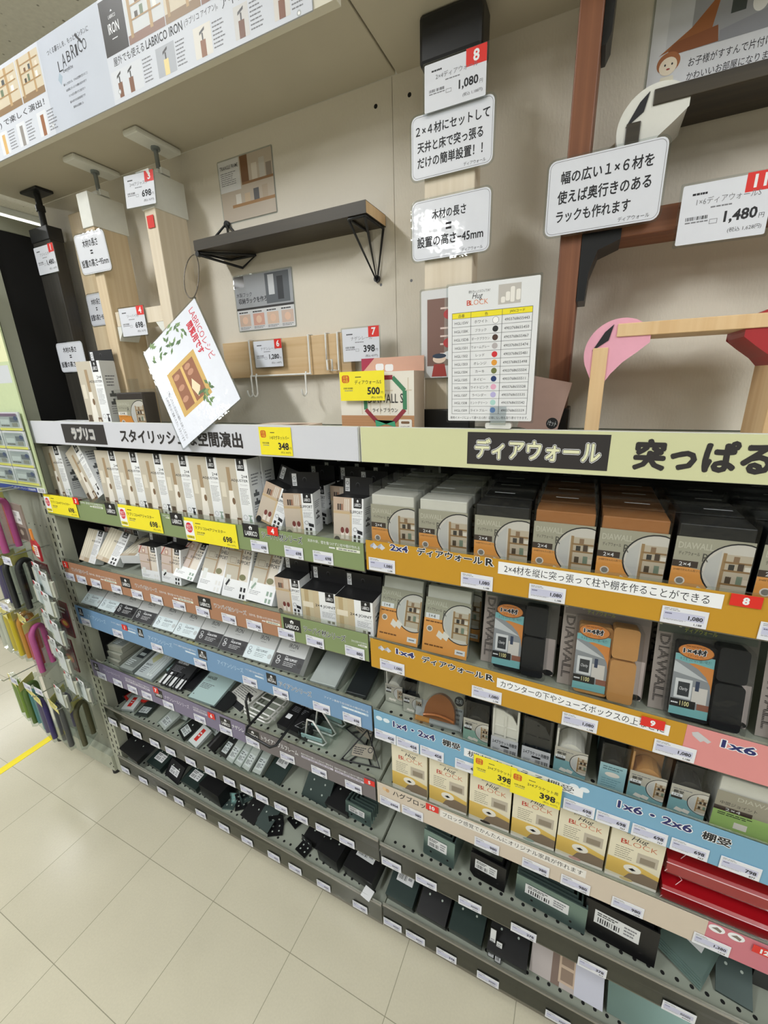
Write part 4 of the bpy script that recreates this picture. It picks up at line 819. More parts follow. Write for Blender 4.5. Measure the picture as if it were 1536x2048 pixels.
def carton(key):
    style, acc = key
    w, d, h, k = {'adj24': (.096, .044, .178, .03), 'tall': (.096, .044, .178, 0), 'sup': (.074, .048, .100, .040), 'adj14': (.088, .030, .112, 0), 'sh14': (.078, .042, .112, .040), 'sh16': (.086, .030, .168, 0), 'joint': (.098, .055, .088, .040)}[style]
    t = thing('carton', '', 'carton'); mb = MB().box(-w / 2, w / 2, 0, d, 0, h, SIDEW)
    f = Face(mb, (-w / 2, 0, 0), (1, 0, 0), (0, 0, 1)); A = C(ACC[acc])
    sd = Face(mb, (w / 2, 0, 0), (0, 1, 0), (0, 0, 1)); sd.bars(d * .2, h * .62, d * .85, h * .8, 4, GREYTX, .4); sd.bars(d * .2, h * .2, d * .85, h * .34, 4, GREYTX, .3)
    for q in (.52, .40): sd.rect(d * .25, h * (q - .05), d * .7, h * q, C('#5a5c5e')); sd.rect(d * .4, h * q, d * .55, h * (q + .04), C('#5a5c5e'))
    tp = Face(mb, (-w / 2, 0, h), (1, 0, 0), (0, 1, 0)); tp.rect(0, 0, w, d, TABM if k else C('#d9dadb'))
    if style in ('adj24', 'tall'):
        f.rect(0, 0, w * .63, h, C('#c3bbab')); f.rect(0, 0, w * .63, h * .12, C('#8c7a62')); f.rect(w * .05, h * .45, w * .2, h * .66, C('#dcd5c5')); f.rect(w * .3, h * .03, w * .42, h * .88, C('#a58e70')); f.poly([(w * .22, h * .05), (w * .30, h * .55), (w * .44, h * .55), (w * .5, h * .05)], C('#ece7dd')); f.ell(w * .42, h * .40, w * .05, h * .05, C('#7a6048')); f.rect(w * .04, h * .04, w * .2, h * .2, C('#5b4c3e')); f.rect(w * .45, h * .02, w * .6, h * .16, C('#6d5540')); f.rect(w * .48, h * .05, w * .57, h * .13, C('#cfc3ae'))
        f.rect(w * .63, 0, w, h, C('#eceef0')); badge(f, w * .67, h * .84, w * .90, h)
        f.text('2×4', w * .72, h * .74, w * .96, h * .785, INK, align='R', bold=.01); f.text('ADJUSTER', w * .42, h * .675, w * .97, h * .72, INK, bold=.012, fit=True); f.text('アジャスター', w * .70, h * .63, w * .96, h * .655, GREYTX, align='R'); f.bars(w * .67, h * .36, w * .95, h * .60, 11, GREYTX, .3)
        f.ring(w * .74, h * .18, w * .06, .0008, GREYTX, n=14); f.rect(w * .86, h * .10, w * .95, h * .16, A); f.rect(w * .88, h * .16, w * .92, h * .20, A); f.rect(w * .70, h * .04, w * .78, h * .09, A); f.rect(w * .84, h * .20, w * .97, h * .215, A)
    elif style == 'sup':
        f.rect(0, 0, w * .62, h, C('#c6b9a9')); f.rect(0, h * .63, w * .62, h * .69, C('#c2aa86')); f.rect(w * .55, 0, w * .62, h * .66, C('#cbb592')); f.rect(0, 0, w * .62, h * .05, C('#b09a78')); f.rect(0, h * .7, w * .62, h, C('#bba592'))
        for x, y, c in ((.14, .71, '#3b302c'), (.21, .71, '#47403c'), (.27, .71, '#8e5f4a')): f.rect(w * x, h * y, w * (x + .05), h * (y + .14), C(c))
        for x in (.38, .44, .50): f.rect(w * x, h * .71, w * (x + .035), h * .97, C('#d7d0c6'))
        for x in (.30, .46): f.rect(w * (x - .05), h * .06, w * (x + .05), h * .22, C('#ece2d8')); f.ell(w * x, h * .26, w * .06, h * .07, C('#7a3f3a'))
        f.ell(w * .12, h * .03, w * .1, h * .08, BLK); f.rect(w * .62, 0, w, h, C('#eceef0')); badge(f, w * .68, h * .78, w * .95, h); f.text('SUPPORT', w * .56, h * .655, w * .97, h * .725, INK, fit=True, bold=.005); f.text('シェルフサポート', w * .62, h * .59, w * .97, h * .63, GREYTX, fit=True); f.bars(w * .65, h * .42, w * .96, h * .56, 5, GREYTX, .3)
        f.ring(w * .73, h * .30, w * .06, .001, GREYTX, n=14); f.poly([(w * .80, h * .30), (w * .97, h * .27), (w * .97, h * .19), (w * .80, h * .22)], A)
        for x in (.68, .82):
            for y in (.10, -.0): f.rect(w * x, h * max(.005, y), w * (x + .08), h * (y + .075), A)
    elif style in ('adj14', 'sh14', 'sh16'):
        pk = style == 'sh14'; f.rect(0, 0, w, h, C('#e9eaec')); f.rect(0, h * (.30 if style != 'adj14' else .12), w * (.92 if style != 'adj14' else .6), h, C({'adj14': '#d3cbb7', 'sh14': '#c9b9b1', 'sh16': '#c1baaa'}[style])); y0 = h * .30
        if style == 'adj14':
            for x in (.12, .24, .36): f.rect(w * x, h * .14, w * (x + .05), h, C('#e7e0cf'))
            f.rect(0, 0, w * .6, h * .12, C('#b9a68c')); f.rect(w * .06, h * .02, w * .3, h * .12, C('#cfc3b2'))
        else:
            f.rect(w * .52, y0, w * .58, h, C('#a58b6e')); f.rect(0, h * .76, w * .6, h * .78, C('#a58b6e')); f.rect(0, h * .52, w * .56, h * .54, C('#b09a78')); f.rect(w * .62, y0, w * .92, h, C('#ded6ca'))
            if pk: f.line((0, h * .78), (w * .2, h), .003, C('#a53b30')); f.frame(w * .2, h * .80, w * .36, h * .93, .0012, C('#a25c3a')); f.rect(w * .24, h * .83, w * .32, h * .90, C('#e9d9c4'))
            else: f.ell(w * .3, h * .80, w * .1, h * .03, C('#8a8c62')); f.frame(w * .12, h * .56, w * .38, h * .66, .001, C('#8d7d68')); f.ell(w * .72, h * .36, w * .13, h * .05, C('#7b7a58'))
            f.rect(0, 0, w, y0, C('#eceef0')); f.rect(w * .08, h * .19, w * .26, h * .36, C('#dfe3e0')); f.poly([(w * .08, h * .20), (w * .2, h * .30), (w * .25, h * .27), (w * .13, h * .17)], A)
        badge(f, w * .68, h * .84, w * .92, h)
        if style == 'adj14': f.text('1×4', w * .66, h * .72, w * .94, h * .79, INK, align='R'); f.text('ADJUSTER', w * .42, h * .62, w * .96, h * .69, INK, fit=True, bold=.01); f.bars(w * .62, h * .25, w * .94, h * .58, 8, GREYTX, .3)
        else:
            for i, s in enumerate((('1×4' if pk else '1×6'), 'SHELF', 'SUPPORT')): f.text(s, w * (.66, .60, .42)[i], h * (.74 - i * .085), w * .93, h * (.80 - i * .085), INK, fit=True, bold=.01)
            f.bars(w * .06, h * .10, w * .5, h * .17, 3, GREYTX, .3)
        for x in (.70, .83):
            for y in (.02, .13): f.rect(w * x, h * y, w * (x + .08), h * (y + .07), A)
    else:
        f.rect(0, 0, w * .34, h, C('#c9bd9e')); f.rect(w * .10, 0, w * .22, h, C('#b6a27c')); f.rect(w * .04, h * .45, w * .34, h * .62, C('#e5dcc8')); f.rect(w * .34, 0, w * .58, h, C('#c8b898')); f.rect(w * .52, 0, w, h, C('#eceef0')); badge(f, w * .70, h * .72, w * .94, h)
        f.text('2×4 JOINT', w * .40, h * .50, w * .97, h * .60, INK, fit=True, bold=.012); f.text('ジョイント', w * .78, h * .43, w * .97, h * .48, GREYTX, align='R'); f.bars(w * .58, h * .22, w * .97, h * .40, 6, GREYTX, .3); f.rect(w * .72, h * .05, w * .80, h * .13, A); f.rect(w * .84, h * .05, w * .92, h * .13, A)
    mb.build('body', t)
    if k: tab(t, w, d, h, k)
    return t
ct = Goods(carton)
B = lambda k, x: bz(k, x) + .0006 + abs(ZL[k][1]) * .062
G1 = 'upright 2×4 adjuster cartons on the green railed shelf'
for i, l in enumerate((-.905, -.810, -.712, -.614, -.515, -.418)):
    ct(('adj24', (0, 1, 1, 1, 2, 2)[i]), (l + .048, .022, B('L1', l)), rad(0, 0, 1.5), ORD[i] + ' upright tall white carton from the left on the green railed shelf', G1)
    ct(('adj24', 1), (l + .050, .070, B('L1', l)), rad(0, 0, 1), 'tall white carton right behind the %s upright one on the green railed shelf' % ORD[i], 'tall cartons of the second rank')
ct(('adj24', 2), (-1.132, .026, B('L1', 0)), rad(0, -3, 0), 'tall white carton standing at the left end of the green railed shelf')
ct(('tall', 1), (-.955, .024, B('L1', 0)), rad(0, -27, -4), 'tall white carton leaning to the left on the green railed shelf')
ct(('sup', 1), (-.285, .030, B('L1', 0)), rad(-8, 20, 4), 'small shelf support carton leaning to the right, next to the tall cartons')
ct(('sup', 1), (-.188, .030, B('L1', 0)), rad(0, 0, 12), 'small shelf support carton with a black hang tab, middle of three on the green shelf')
ct(('sup', 1), (-.058, .028, B('L1', 0)), rad(-6, 0, 2), 'small shelf support carton at the right end of the green railed shelf')
for i, (x, y) in enumerate(((-.205, .115), (-.20, .17), (-.195, .225), (-.12, .12), (-.11, .175), (-.045, .09), (-.04, .145), (-.035, .20))):
    ct(('sup', 1), (x, y, B('L1', 0)), (0, 0, 0), ORD[i] + ' black tabbed carton in the dark behind the small support cartons', 'black tabbed cartons behind the small support cartons')
def row2(x, st, acc, rx, ry, rz, lb, y=.03, dz=0, g=None): ct((st, acc), (x, y, B('L2', x) + dz), rad(rx, ry, rz), lb, g)
row2(-1.110, 'adj14', 0, -28, 3, 0, 'white 1×4 adjuster carton leaning back at the left end of the brown shelf', .028)
row2(-1.0, 'adj14', 1, -34, 12, 6, 'white 1×4 adjuster carton tilted to the right, second on the brown shelf', .028, .006)
row2(-.885, 'adj14', 2, -80, 0, 20, 'white carton lying flat between tilted and upright cartons on the brown shelf', .05, .034)
row2(-.782, 'sh14', 0, -4, 0, 3, 'pink photo shelf support carton with a black tab, left of its pair')
row2(-.690, 'sh14', 1, -8, 3, 3, 'pink photo shelf support carton with a black tab, right of its pair')
row2(-.630, 'sh14', 2, -38, 6, 2, 'pink photo shelf support carton leaning far back on the brown shelf', .026, .008)
row2(-.530, 'sh16', 0, -30, 3, 2, 'tall beige shelf support carton leaning back, left of three', .024)
row2(-.434, 'sh16', 1, -22, 2, 2, 'tall beige shelf support carton leaning back, middle of three', .024)
row2(-.345, 'sh16', 2, -30, 3, 2, 'tall beige shelf support carton leaning back, right of three', .024)
row2(-.243, 'sup', 1, 0, 0, 3, 'small support carton with plant pots beside the joint cartons on the brown shelf', .026)
row2(-.150, 'joint', 1, 0, 0, 3, 'wide 2×4 joint carton with a black tab, left of two', .024)
row2(-.050, 'joint', 1, 0, 0, 2, 'wide 2×4 joint carton with a black tab, right of two', .020)
for i, (x, y, st) in enumerate(((-1.09, .12, 'sh14'), (-.995, .13, 'sh14'), (-.79, .085, 'sh14'), (-.695, .09, 'sh14'), (-.80, .14, 'sh14'), (-.69, .145, 'sh14'), (-.61, .185, 'sh14'), (-.245, .085, 'sup'), (-.15, .09, 'joint'), (-.05, .09, 'joint'), (-.24, .15, 'joint'), (-.145, .155, 'joint'), (-.045, .155, 'joint'))):
    row2(x, st, 1, 0, 0, 0, ORD[i] + ' black tabbed carton from the left in the dark rear ranks of the brown shelf', y, 0, 'black tabbed cartons in the rear of the brown shelf')
# flat boxes lying on the blue railed shelf
def iron_box(key):
    w, h, d = (.0925, .132, .024) if key < 2 else (.0945, .134, .025)
    t = thing('flat_box', '', 'box'); mb = MB().box(-w / 2, w / 2, 0, d, 0, h, paint('#d4d6d6', .55, 0, 0, .03)); f = Face(mb, (-w / 2, 0, 0), (1, 0, 0), (0, 0, 1)); b = h * .29; dark = key % 2
    f.rect(0, b, w, h, C('#c9cbcb')); f.rect(0, 0, w, b, C('#26262a' if dark else '#d3e0e4')); tc = C('#e4e6e8') if dark else C('#55626a')
    f.poly([(w * .47, h * .60), (w * .5, h * .625), (w * .53, h * .60)], INK); f.text('LABRICO', w * .38, h * .56, w * .62, h * .585, INK, fit=True, bold=.01); f.text('IRON', w * .34, h * .44, w * .66, h * .53, INK, fit=True, bold=.0); f.bars(w * .4, h * .385, w * .6, h * .405, 1, GREYTX)
    f.ring(w * .16, h * .13, w * .06, .0012, tc, n=16); f.ring(w * .14, h * .215, w * .05, .0012, tc, n=16); f.line((w * .1, h * .12), (w * .24, h * .16), .0012, tc)
    f.text('2×4', w * .36, h * .245, w * .45, h * .27, tc); f.text('ADJUSTER' if key < 2 else 'SHELF SUPPORT', w * .36, h * .185, w * .78, h * .235, tc, fit=True, bold=.02); f.bars(w * .36, h * .07, w * .8, h * .165, 3, tc, .25)
    f.ell(w * .9, h * .14, w * .075, h * .05, C('#0d0d0f' if dark else '#b9c0c2'))
    bt = Face(mb, (-w / 2, d, 0), (1, 0, 0), (0, -1, 0)); bt.rect(0, 0, w, d, C('#f1f2f3'))
    mb.build('body', t)
    return t
ib = Goods(iron_box)
for i, (a, b_, k) in enumerate(((-1.195, -1.105, 0), (-1.105, -1.022, 0), (-1.022, -.930, 1), (-.930, -.826, 1), (-.826, -.729, 0), (-.729, -.633, 0), (-.633, -.536, 1), (-.536, -.440, 1), (-.440, -.342, 2), (-.342, -.236, 3))):
    x = (a + b_) / 2 - (.012 if i == 0 else 0)
    lb = ORD[i] + ' flat box from the left on the blue shelf, ' + ('black lower half' if k % 2 else 'pale blue lower half')
    ib(k, (x + .01, .020, B('L3', x)), rad(-51, 0, 2), lb, 'flat boxes lying in a row on the blue railed shelf')
# ------------------------------------------------------------------ clear packs of the right bay
HARD = clear('#fbfcfc', 0.10, 0.05); TINT = clear('#f4f7f6', 0.13, 0.06)
GRG, ORF = C('#aeab99'), C('#eaa556')
BODY = {'white': paint('#dcdbd2', .45), 'black': paint('#1b1d20', .4), 'brown': paint('#a8703f', .45), 'tan': paint('#c08e55', .45)}
CLIPS = C('#efe9e0')
def dia_front(f, w, h, size, orange='#eaa556', tall=False):
    O = C(orange); f.rect(0, 0, w, h, GRG); f.poly([(0, 0), (w, 0), (w, h * .42), (w * .6, h * .42), (0, h * .50)], O)
    photo_circle(f, w * .86, h * .48, h * .47, w)
    f.text('DIAWALL', w * .04, h * .80, w * .50, h * .91, C('#c9c8b8'), bold=.02, fit=True); f.text('ディアウォール', w * .06, h * .68, w * .34, h * .75, INK, fit=True); f.text('R', w * .38, h * .60, w * .46, h * .74, C('#4b4a44'), fit=True)
    f.rect(0, h * .47, w * .34, h * .585, C('#3a2c26') if not tall else C('#e9e6df')); f.text(size, w * .09, h * .49, w * .25, h * .56, WHITE if not tall else INK, fit=True, bold=.01)
    f.text('2×4材でかんたん柱づくり', w * .03, h * .40, w * .42, h * .44, C('#5a3414'), fit=True); f.ell(w * .14, h * .22, w * .07, w * .07, CLIPS); f.ell(w * .14, h * .22, w * .05, w * .05, C('#8d8a84'))
    for x in (.34, .47): f.poly([(w * x, h * .06), (w * (x + .10), h * .02), (w * (x + .16), h * .10), (w * (x + .05), h * .16)], CLIPS)
def dia_box(key):
    col, size = key; w, d, h = .0995, .055, .136
    t = thing('clear_box', '', 'box')
    MB().box(-w / 2 + .003, w / 2 - .003, .002, d - .003, .001, h - .020, BODY[col]).build('contents', t, bevel=.002)
    mb = MB().box(-w / 2 + .001, w / 2 - .001, .0004, .001, .0005, h * .70, GRG); f = Face(mb, (-w / 2 + .001, .0004, .0005), (1, 0, 0), (0, 0, 1)); dia_front(f, w - .002, h * .70 - .0005, size); mb.build('printed_sleeve', t)
    mb = MB().box(-w / 2, w / 2, -.0012, d, 0, h, HARD); g = Face(mb, (0, 0, h), (1, 0, 0), (0, 1, 0)); g.rect(-.018, d * .35, .018, d * .41, paint('#dfe4e4', .3)); mb.build('clear_case', t)
    return t
db = Goods(dia_box)
R1C = ('white', 'white', 'black', 'brown', 'brown', 'black', 'black', 'brown')
for i, l in enumerate((.003, .110, .222, .327, .431, .537, .643, .749)):
    for j in range(4 if i != 5 else 3):
        db((R1C[i], '2×4'), (l + .05, .024 + j * .062, B('R1', l)), rad(0, 0, .6), ('%s clear box from the left, front row, upper orange shelf' % ORD[i]) if j == 0 else 'clear box %s behind the front %s one, upper orange shelf' % (('', 'one place', 'two places', 'three places')[j], ORD[i]), 'clear boxes of %s caps' % R1C[i] if j == 0 else 'clear boxes in the ranks behind')
def dia_pack(key):
    w, d, h = .101, .028, .150
    t = thing('clear_pack', '', 'pack')
    MB().box(-w / 2 + .003, w / 2 - .003, .003, d - .002, .001, h - .004, BODY['white']).build('contents', t, bevel=.002)
    mb = MB().box(-w / 2 + .001, w / 2 - .001, .0004, .0028, .0005, h * .80, GRG); f = Face(mb, (-w / 2 + .001, .0004, .0005), (1, 0, 0), (0, 0, 1)); W_, H_ = w - .002, h * .80
    O = ORF; f.rect(0, 0, W_, H_, GRG); f.rect(0, 0, W_, H_ * .62, O); photo_circle(f, W_ * .84, H_ * .60, H_ * .34, W_)
    f.text('DIAWALL', W_ * .04, H_ * .86, W_ * .5, H_ * .95, C('#c9c8b8'), fit=True, bold=.02); f.text('ディアウォール', W_ * .05, H_ * .76, W_ * .38, H_ * .82, INK, fit=True); f.text('R', W_ * .42, H_ * .70, W_ * .49, H_ * .80, C('#4b4a44'), fit=True)
    f.rect(W_ * .03, H_ * .62, W_ * .34, H_ * .71, WHITE); f.text('1×4', W_ * .10, H_ * .635, W_ * .25, H_ * .695, INK, fit=True); f.bars(W_ * .04, H_ * .54, W_ * .45, H_ * .59, 1, C('#7a4a1c')); f.ell(W_ * .14, H_ * .43, W_ * .07, W_ * .07, CLIPS); f.ell(W_ * .14, H_ * .43, W_ * .05, W_ * .05, C('#8d8a84'))
    for x in (.30, .42): f.poly([(W_ * x, H_ * .32), (W_ * (x + .12), H_ * .26), (W_ * (x + .17), H_ * .36), (W_ * (x + .05), H_ * .43)], CLIPS)
    f.bars(W_ * .05, H_ * .10, W_ * .5, H_ * .16, 1, C('#7a4a1c')); f.rect(W_ * .74, H_ * .06, W_ * .96, H_ * .15, WHITE); f.bars(W_ * .78, H_ * .08, W_ * .92, H_ * .13, 1, GREYTX)
    mb.build('printed_sleeve', t)
    MB().box(-w / 2, w / 2, -.0012, d, 0, h, TINT).build('clear_case', t, bevel=.003)
    return t
dp = Goods(dia_pack)
dp(0, (.056, .022, B('R2', 0)), rad(-20, 0, 1), 'orange and grey clear pack, left of two on the second orange shelf')
dp(0, (.166, .022, B('R2', 0)), rad(-16, 0, 1), 'orange and grey clear pack, right of two on the second orange shelf')
for i, x in enumerate((.06, .165)): dp(0, (x + .01, .105, B('R2', 0) + .0), rad(-4, 0, 0), 'grey clear pack standing behind the %s orange one' % ('left', 'right')[i])
def blister(key):
    w, h, d = .146, .182, .038; body = BODY[key]
    t = thing('blister_pack', '', 'pack')
    mb = MB().prism(rrect(-w / 2, 0, w / 2, h, .008), (0, .0012, 0), (1, 0, 0), (0, 0, 1), .001, paint('#6f6d68' if key != 'tan' else '#8d827d', .4)); f = Face(mb, (-w / 2, .0012, 0), (1, 0, 0), (0, 0, 1))
    f.rect(0, 0, w * .17, h * .88, C('#a39a94')); f.rect(w * .80, 0, w * .985, h * .42, C('#cbbfbb')); f.rect(w * .02, h * .80, w * .98, h * .985, C('#5d665d' if key != 'tan' else '#837b78'))
    f.text('1×4', w * .02, h * .87, w * .26, h * .96, C('#cdd2b0'), fit=True, bold=.03); f.text('ディアウォール', w * .28, h * .83, w * .60, h * .88, C('#b9c25a'), fit=True, bold=.01); f.ell(w * .84, h * .90, w * .14, h * .035, C('#3c433d')); f.ell(w * .5, h * .945, .005, .005, BLK)
    g = Face(mb, (-w / 2 + w * .025, .0012 - .0003, h * .80), (0, 0, -1), (1, 0, 0)); g.text('DIAWALL', .004, .002, h * .72, w * .125, C('#3c3836'), fit=True, bold=.03)
    for i in range(44): g.rect(h * (.012 + i * .0166), 0, h * (.017 + i * .0166), w * .13, C('#a39a94'))
    f.ell(w * .92, h * .03, .010, .006, BLK)
    mb.build('backing_card', t)
    b = MB()
    for z0, z1 in ((.02, .46), (.48, .80)): b.rbox(w * .08, w * .36, -.030, -.001, h * z0, h * z1, body, .006)
    b.rbox(-w * .30, w * .08, -.022, -.001, h * .02, h * .76, body, .005); b.build('plastic_caps', t, bevel=.003)
    ins = MB().box(-w * .32, w * .06, -.0245, -.0235, h * .06, h * .66, C('#e9e9e9')); g = Face(ins, (-w * .32, -.0245, h * .06), (1, 0, 0), (0, 0, 1)); W_, H_ = w * .38, h * .60
    g.rect(0, 0, W_, H_, C('#7ab5b8')); g.poly([(0, H_ * .14), (W_, H_ * .14), (W_, H_ * .42)] + [(W_ * math.cos(a), H_ * (.42 + .48 * math.sin(a))) for a in (.3, .6, .9, 1.2, 1.5)] + [(0, H_ * .9)], C('#8f9499')); g.poly([(W_, H_ * .42)] + [(W_ * math.cos(a), H_ * (.42 + .48 * math.sin(a))) for a in (.3, .6, .9, 1.2)] + [(W_ * .5, H_ * .88), (W_, H_ * .84)], C('#d58a45'))
    g.poly([(0, H_ * .70), (W_ * .9, H_ * .62), (0, H_ * .88)], C('#c6cacd')); g.rect(W_ * .08, H_ * .28, W_ * .52, H_ * .60, C('#d9dcde')); g.rect(W_ * .16, H_ * .32, W_ * .46, H_ * .55, C('#34383d')); g.text('Charity', W_ * .2, H_ * .40, W_ * .42, H_ * .47, WHITE, shear=.3); g.rect(W_ * .54, H_ * .24, W_ * .92, H_ * .50, C('#d6d2cc')); g.rect(W_ * .6, H_ * .44, W_ * .7, H_ * .6, C('#34415c')); g.rect(W_ * .7, H_ * .14, W_, H_ * .24, C('#8e5a48'))
    g.rect(0, H_ * .13, W_ * .66, H_ * .26, BLK); g.text('1100', W_ * .26, H_ * .16, W_ * .50, H_ * .24, C('#f2e9a8'), fit=True, bold=.01); g.bars(W_ * .03, H_ * .17, W_ * .22, H_ * .22, 1, WHITE); g.text('キズをつけない強い味方！', W_ * .12, H_ * .90, W_ * .92, H_ * .96, C('#3a6a70'))
    ins.build('photo_insert', t)
    se = MB(); q = Face(se, (-w * .13, -.0252, h * .70), (1, 0, 0), (0, 0, 1)); q.ell(0, 0, w * .175, h * .075, C('#7a4420')); q.ell(0, 0.0006, w * .168, h * .070, C('#d98a44')); q.text('1×4材', -w * .12, -h * .025, w * .10, h * .03, INK, fit=True, bold=.04, out=WHITE, ow=.04); q.text('スマートに DIY', -w * .08, -h * .052, w * .08, -h * .032, C('#5a2c0c'), fit=True); q.bars(-w * .1, h * .04, w * .1, h * .054, 1, C('#8a4a1c')); se.build('oval_seal', t)
    MB().rbox(-w * .36, w * .40, -.036, -.0002, h * .005, h * .82, HARD, .008).build('clear_blister', t, bevel=.004)
    return t
bl = Goods(blister)
bl('black', (.312, .056, B('R2', .3)), rad(-12, 0, 2), 'blister pack of black caps, left of the tan one on the second orange shelf')
bl('tan', (.465, .050, B('R2', .46)), rad(-10, 0, 2), 'blister pack of tan caps on the second orange shelf')
bl('black', (.620, .050, B('R2', .62)), rad(-12, 0, 2), 'blister pack of black caps, right of the tan one on the second orange shelf')
bl('brown', (.775, .050, B('R2', .77)), rad(-12, 0, 2), 'blister pack of brown caps above the pink strip at the right edge')
for i, x in enumerate((.318, .47, .625)): bl('black' if i != 1 else 'brown', (x, .160, B('R2', x)), rad(-8, 0, 0), 'blister pack in the shade behind the %s front one, second orange shelf' % ('first', 'second', 'third')[i])
# small boxes of shelf brackets above the sky blue rail
def small_box(key):
    col, sl, w, h, d, kind = key
    t = thing('clear_box', '', 'box')
    if kind == 'bracket':
        b = MB().box(-w / 2 + .002, w / 2 - .002, .003, d, h * .30, h * .32, BODY[col]).box(-w / 2 + .002, -w / 2 + .006, .003, d, h * .3, h * .93, BODY[col]).box(w / 2 - .006, w / 2 - .002, .003, d, h * .3, h * .98, BODY[col]).box(-w / 2 + .002, w / 2 - .002, d * .55, d, h * .3, h * .98, BODY[col])
        b.prism([(0, .0), (w * .8, .0), (w * .8, h * .30), (w * .62, h * .46), (w * .3, h * .54), (0, h * .56)], (-w * .4, .005, h * .36), (1, 0, 0), (0, 0, 1), .003, BODY[col])
        b.box(-w * .42, w * .42, .003, .02, h * .56, h * .575, BODY[col]); b.box(-.002, .002, .003, .02, h * .33, h * .82, BODY[col]); b.build('contents', t); s = .33
    else:
        b = MB().prism([(-w * .44, 0), (w * .44, 0), (w * .44, h * .30)] + [(w * .44 * math.cos(a), h * (.30 + .34 * math.sin(a))) for a in (.5, .9, 1.3, 1.57, 1.9, 2.3, 2.7)] + [(-w * .44, h * .30)], (0, .004, .001), (1, 0, 0), (0, 0, 1), d * .5, BODY[col])
        b.box(-w * .46, w * .46, d * .6, d - .003, .001, h * .90, BODY[col]).box(-w * .47, -w * .41, .006, d - .003, .001, h * .9, BODY[col]); b.build('contents', t); s = .56
    mb = MB().box(-w / 2 + .001, w / 2 - .001, .0004, .0012, .0006, h * s, C('#c9c7bd')); f = Face(mb, (-w / 2 + .001, .0004, .0006), (1, 0, 0), (0, 0, 1)); W_, H_ = w - .002, h * s
    if kind == 'bracket':
        f.rect(0, 0, W_, H_, C('#d5d6da')); f.text('2-4ブラケット用棚受', W_ * .06, H_ * .55, W_ * .96, H_ * .80, INK, fit=True, bold=.02); f.rrect(W_ * .36, H_ * .38, W_ * .68, H_ * .50, .002, BLK); f.code(W_ * .5, H_ * .04, W_ * .95, H_ * .30, INK); f.bars(W_ * .08, H_ * .05, W_ * .35, H_ * .25, 3, GREYTX)
    elif kind == 'plain': f.rect(0, 0, W_, H_, C(sl)); f.bars(W_ * .12, H_ * .75, W_ * .9, H_ * .92, 2, C('#4d7480')); f.ell(W_ * .5, H_ * .6, W_ * .28, H_ * .09, CLIPS); f.bars(W_ * .12, H_ * .1, W_ * .9, H_ * .45, 4, C('#6f9aa6'), .3)
    else:
        f.rect(0, 0, W_, H_, C('#bdb9ad')); f.poly([(0, 0), (W_, 0), (W_, H_ * .45), (0, H_ * .60)], C(sl)); photo_circle(f, W_ * .92, H_ * .55, min(H_ * .42, W_ * .42), W_)
        f.bars(W_ * .06, H_ * .84, W_ * .6, H_ * .90, 1, GREYTX); f.text('棚受', W_ * .08, H_ * .72, W_ * .36, H_ * .82, INK, fit=True, bold=.02); f.rect(W_ * .04, H_ * .60, W_ * .34, H_ * .70, WHITE); f.rect(W_ * .04, H_ * .52, W_ * .34, H_ * .60, C('#403c38')); f.text(kind, W_ * .1, H_ * .615, W_ * .28, H_ * .685, INK, fit=True)
        for x in (.18, .38): f.poly([(W_ * x, H_ * .12), (W_ * (x + .2), H_ * .08), (W_ * (x + .24), H_ * .20), (W_ * (x + .06), H_ * .24)], CLIPS)
    mb.build('printed_sleeve', t)
    MB().box(-w / 2, w / 2, -.001, d, 0, h, HARD).build('clear_case', t)
    return t
sb = Goods(small_box)
SB = '#86b3b9'
def r3(x0, x1, col, sl, kind, h, lb, y=.022, d=.065): sb((col, sl, round(x1 - x0, 4), h, d, kind), ((x0 + x1) / 2, y, B('R3', x0)), rad(0, 0, 1), lb)
r3(.004, .052, 'white', '#b3b5a8', '1×4', .095, 'small clear box with a white bracket at the left end above the sky blue rail', .060)
r3(.058, .108, 'black', '#b3b5a8', '1×4', .092, 'small clear box with a black bracket, second from the left above the sky blue rail', .046)
r3(.006, .056, 'white', '#b3b5a8', '1×4', .10, 'small clear box in the rear left corner above the sky blue rail', .145); r3(.062, .112, 'black', '#b3b5a8', '1×4', .10, 'small dark clear box in the rear above the sky blue rail', .13)
r3(.2135, .270, 'black', '#93b7a8', '2×4', .112, 'clear box of a black bracket with a pale green sleeve, beside the copper half moon')
r3(.275, .333, 'white', SB, 'bracket', .118, 'clear box showing a white moulded bracket above the yellow cards'); r3(.339, .397, 'black', SB, 'bracket', .118, 'clear box showing a black moulded bracket above the yellow cards')
r3(.402, .464, 'white', SB, '1×6', .118, 'clear box with a white dome bracket and blue sleeve right of the black bracket', .022, .09)
r3(.484, .531, 'black', '#9cc4cd', 'plain', .112, 'narrow clear box with a pale blue sleeve and black top', .022); r3(.534, .595, 'tan', SB, '1×6', .118, 'clear box with a tan dome bracket and blue sleeve'); r3(.600, .658, 'black', SB, '1×6', .118, 'clear box with a black dome bracket and blue sleeve near the right edge')
for i, (x0, x1, c) in enumerate(((.276, .332, 'white'), (.340, .396, 'black'), (.403, .463, 'white'), (.485, .530, 'black'), (.535, .594, 'tan'), (.601, .657, 'black'), (.214, .269, 'black'))): r3(x0, x1, c, SB, '1×6', .117, ORD[i] + ' clear box of the rear rank above the sky blue rail', .118, .065)
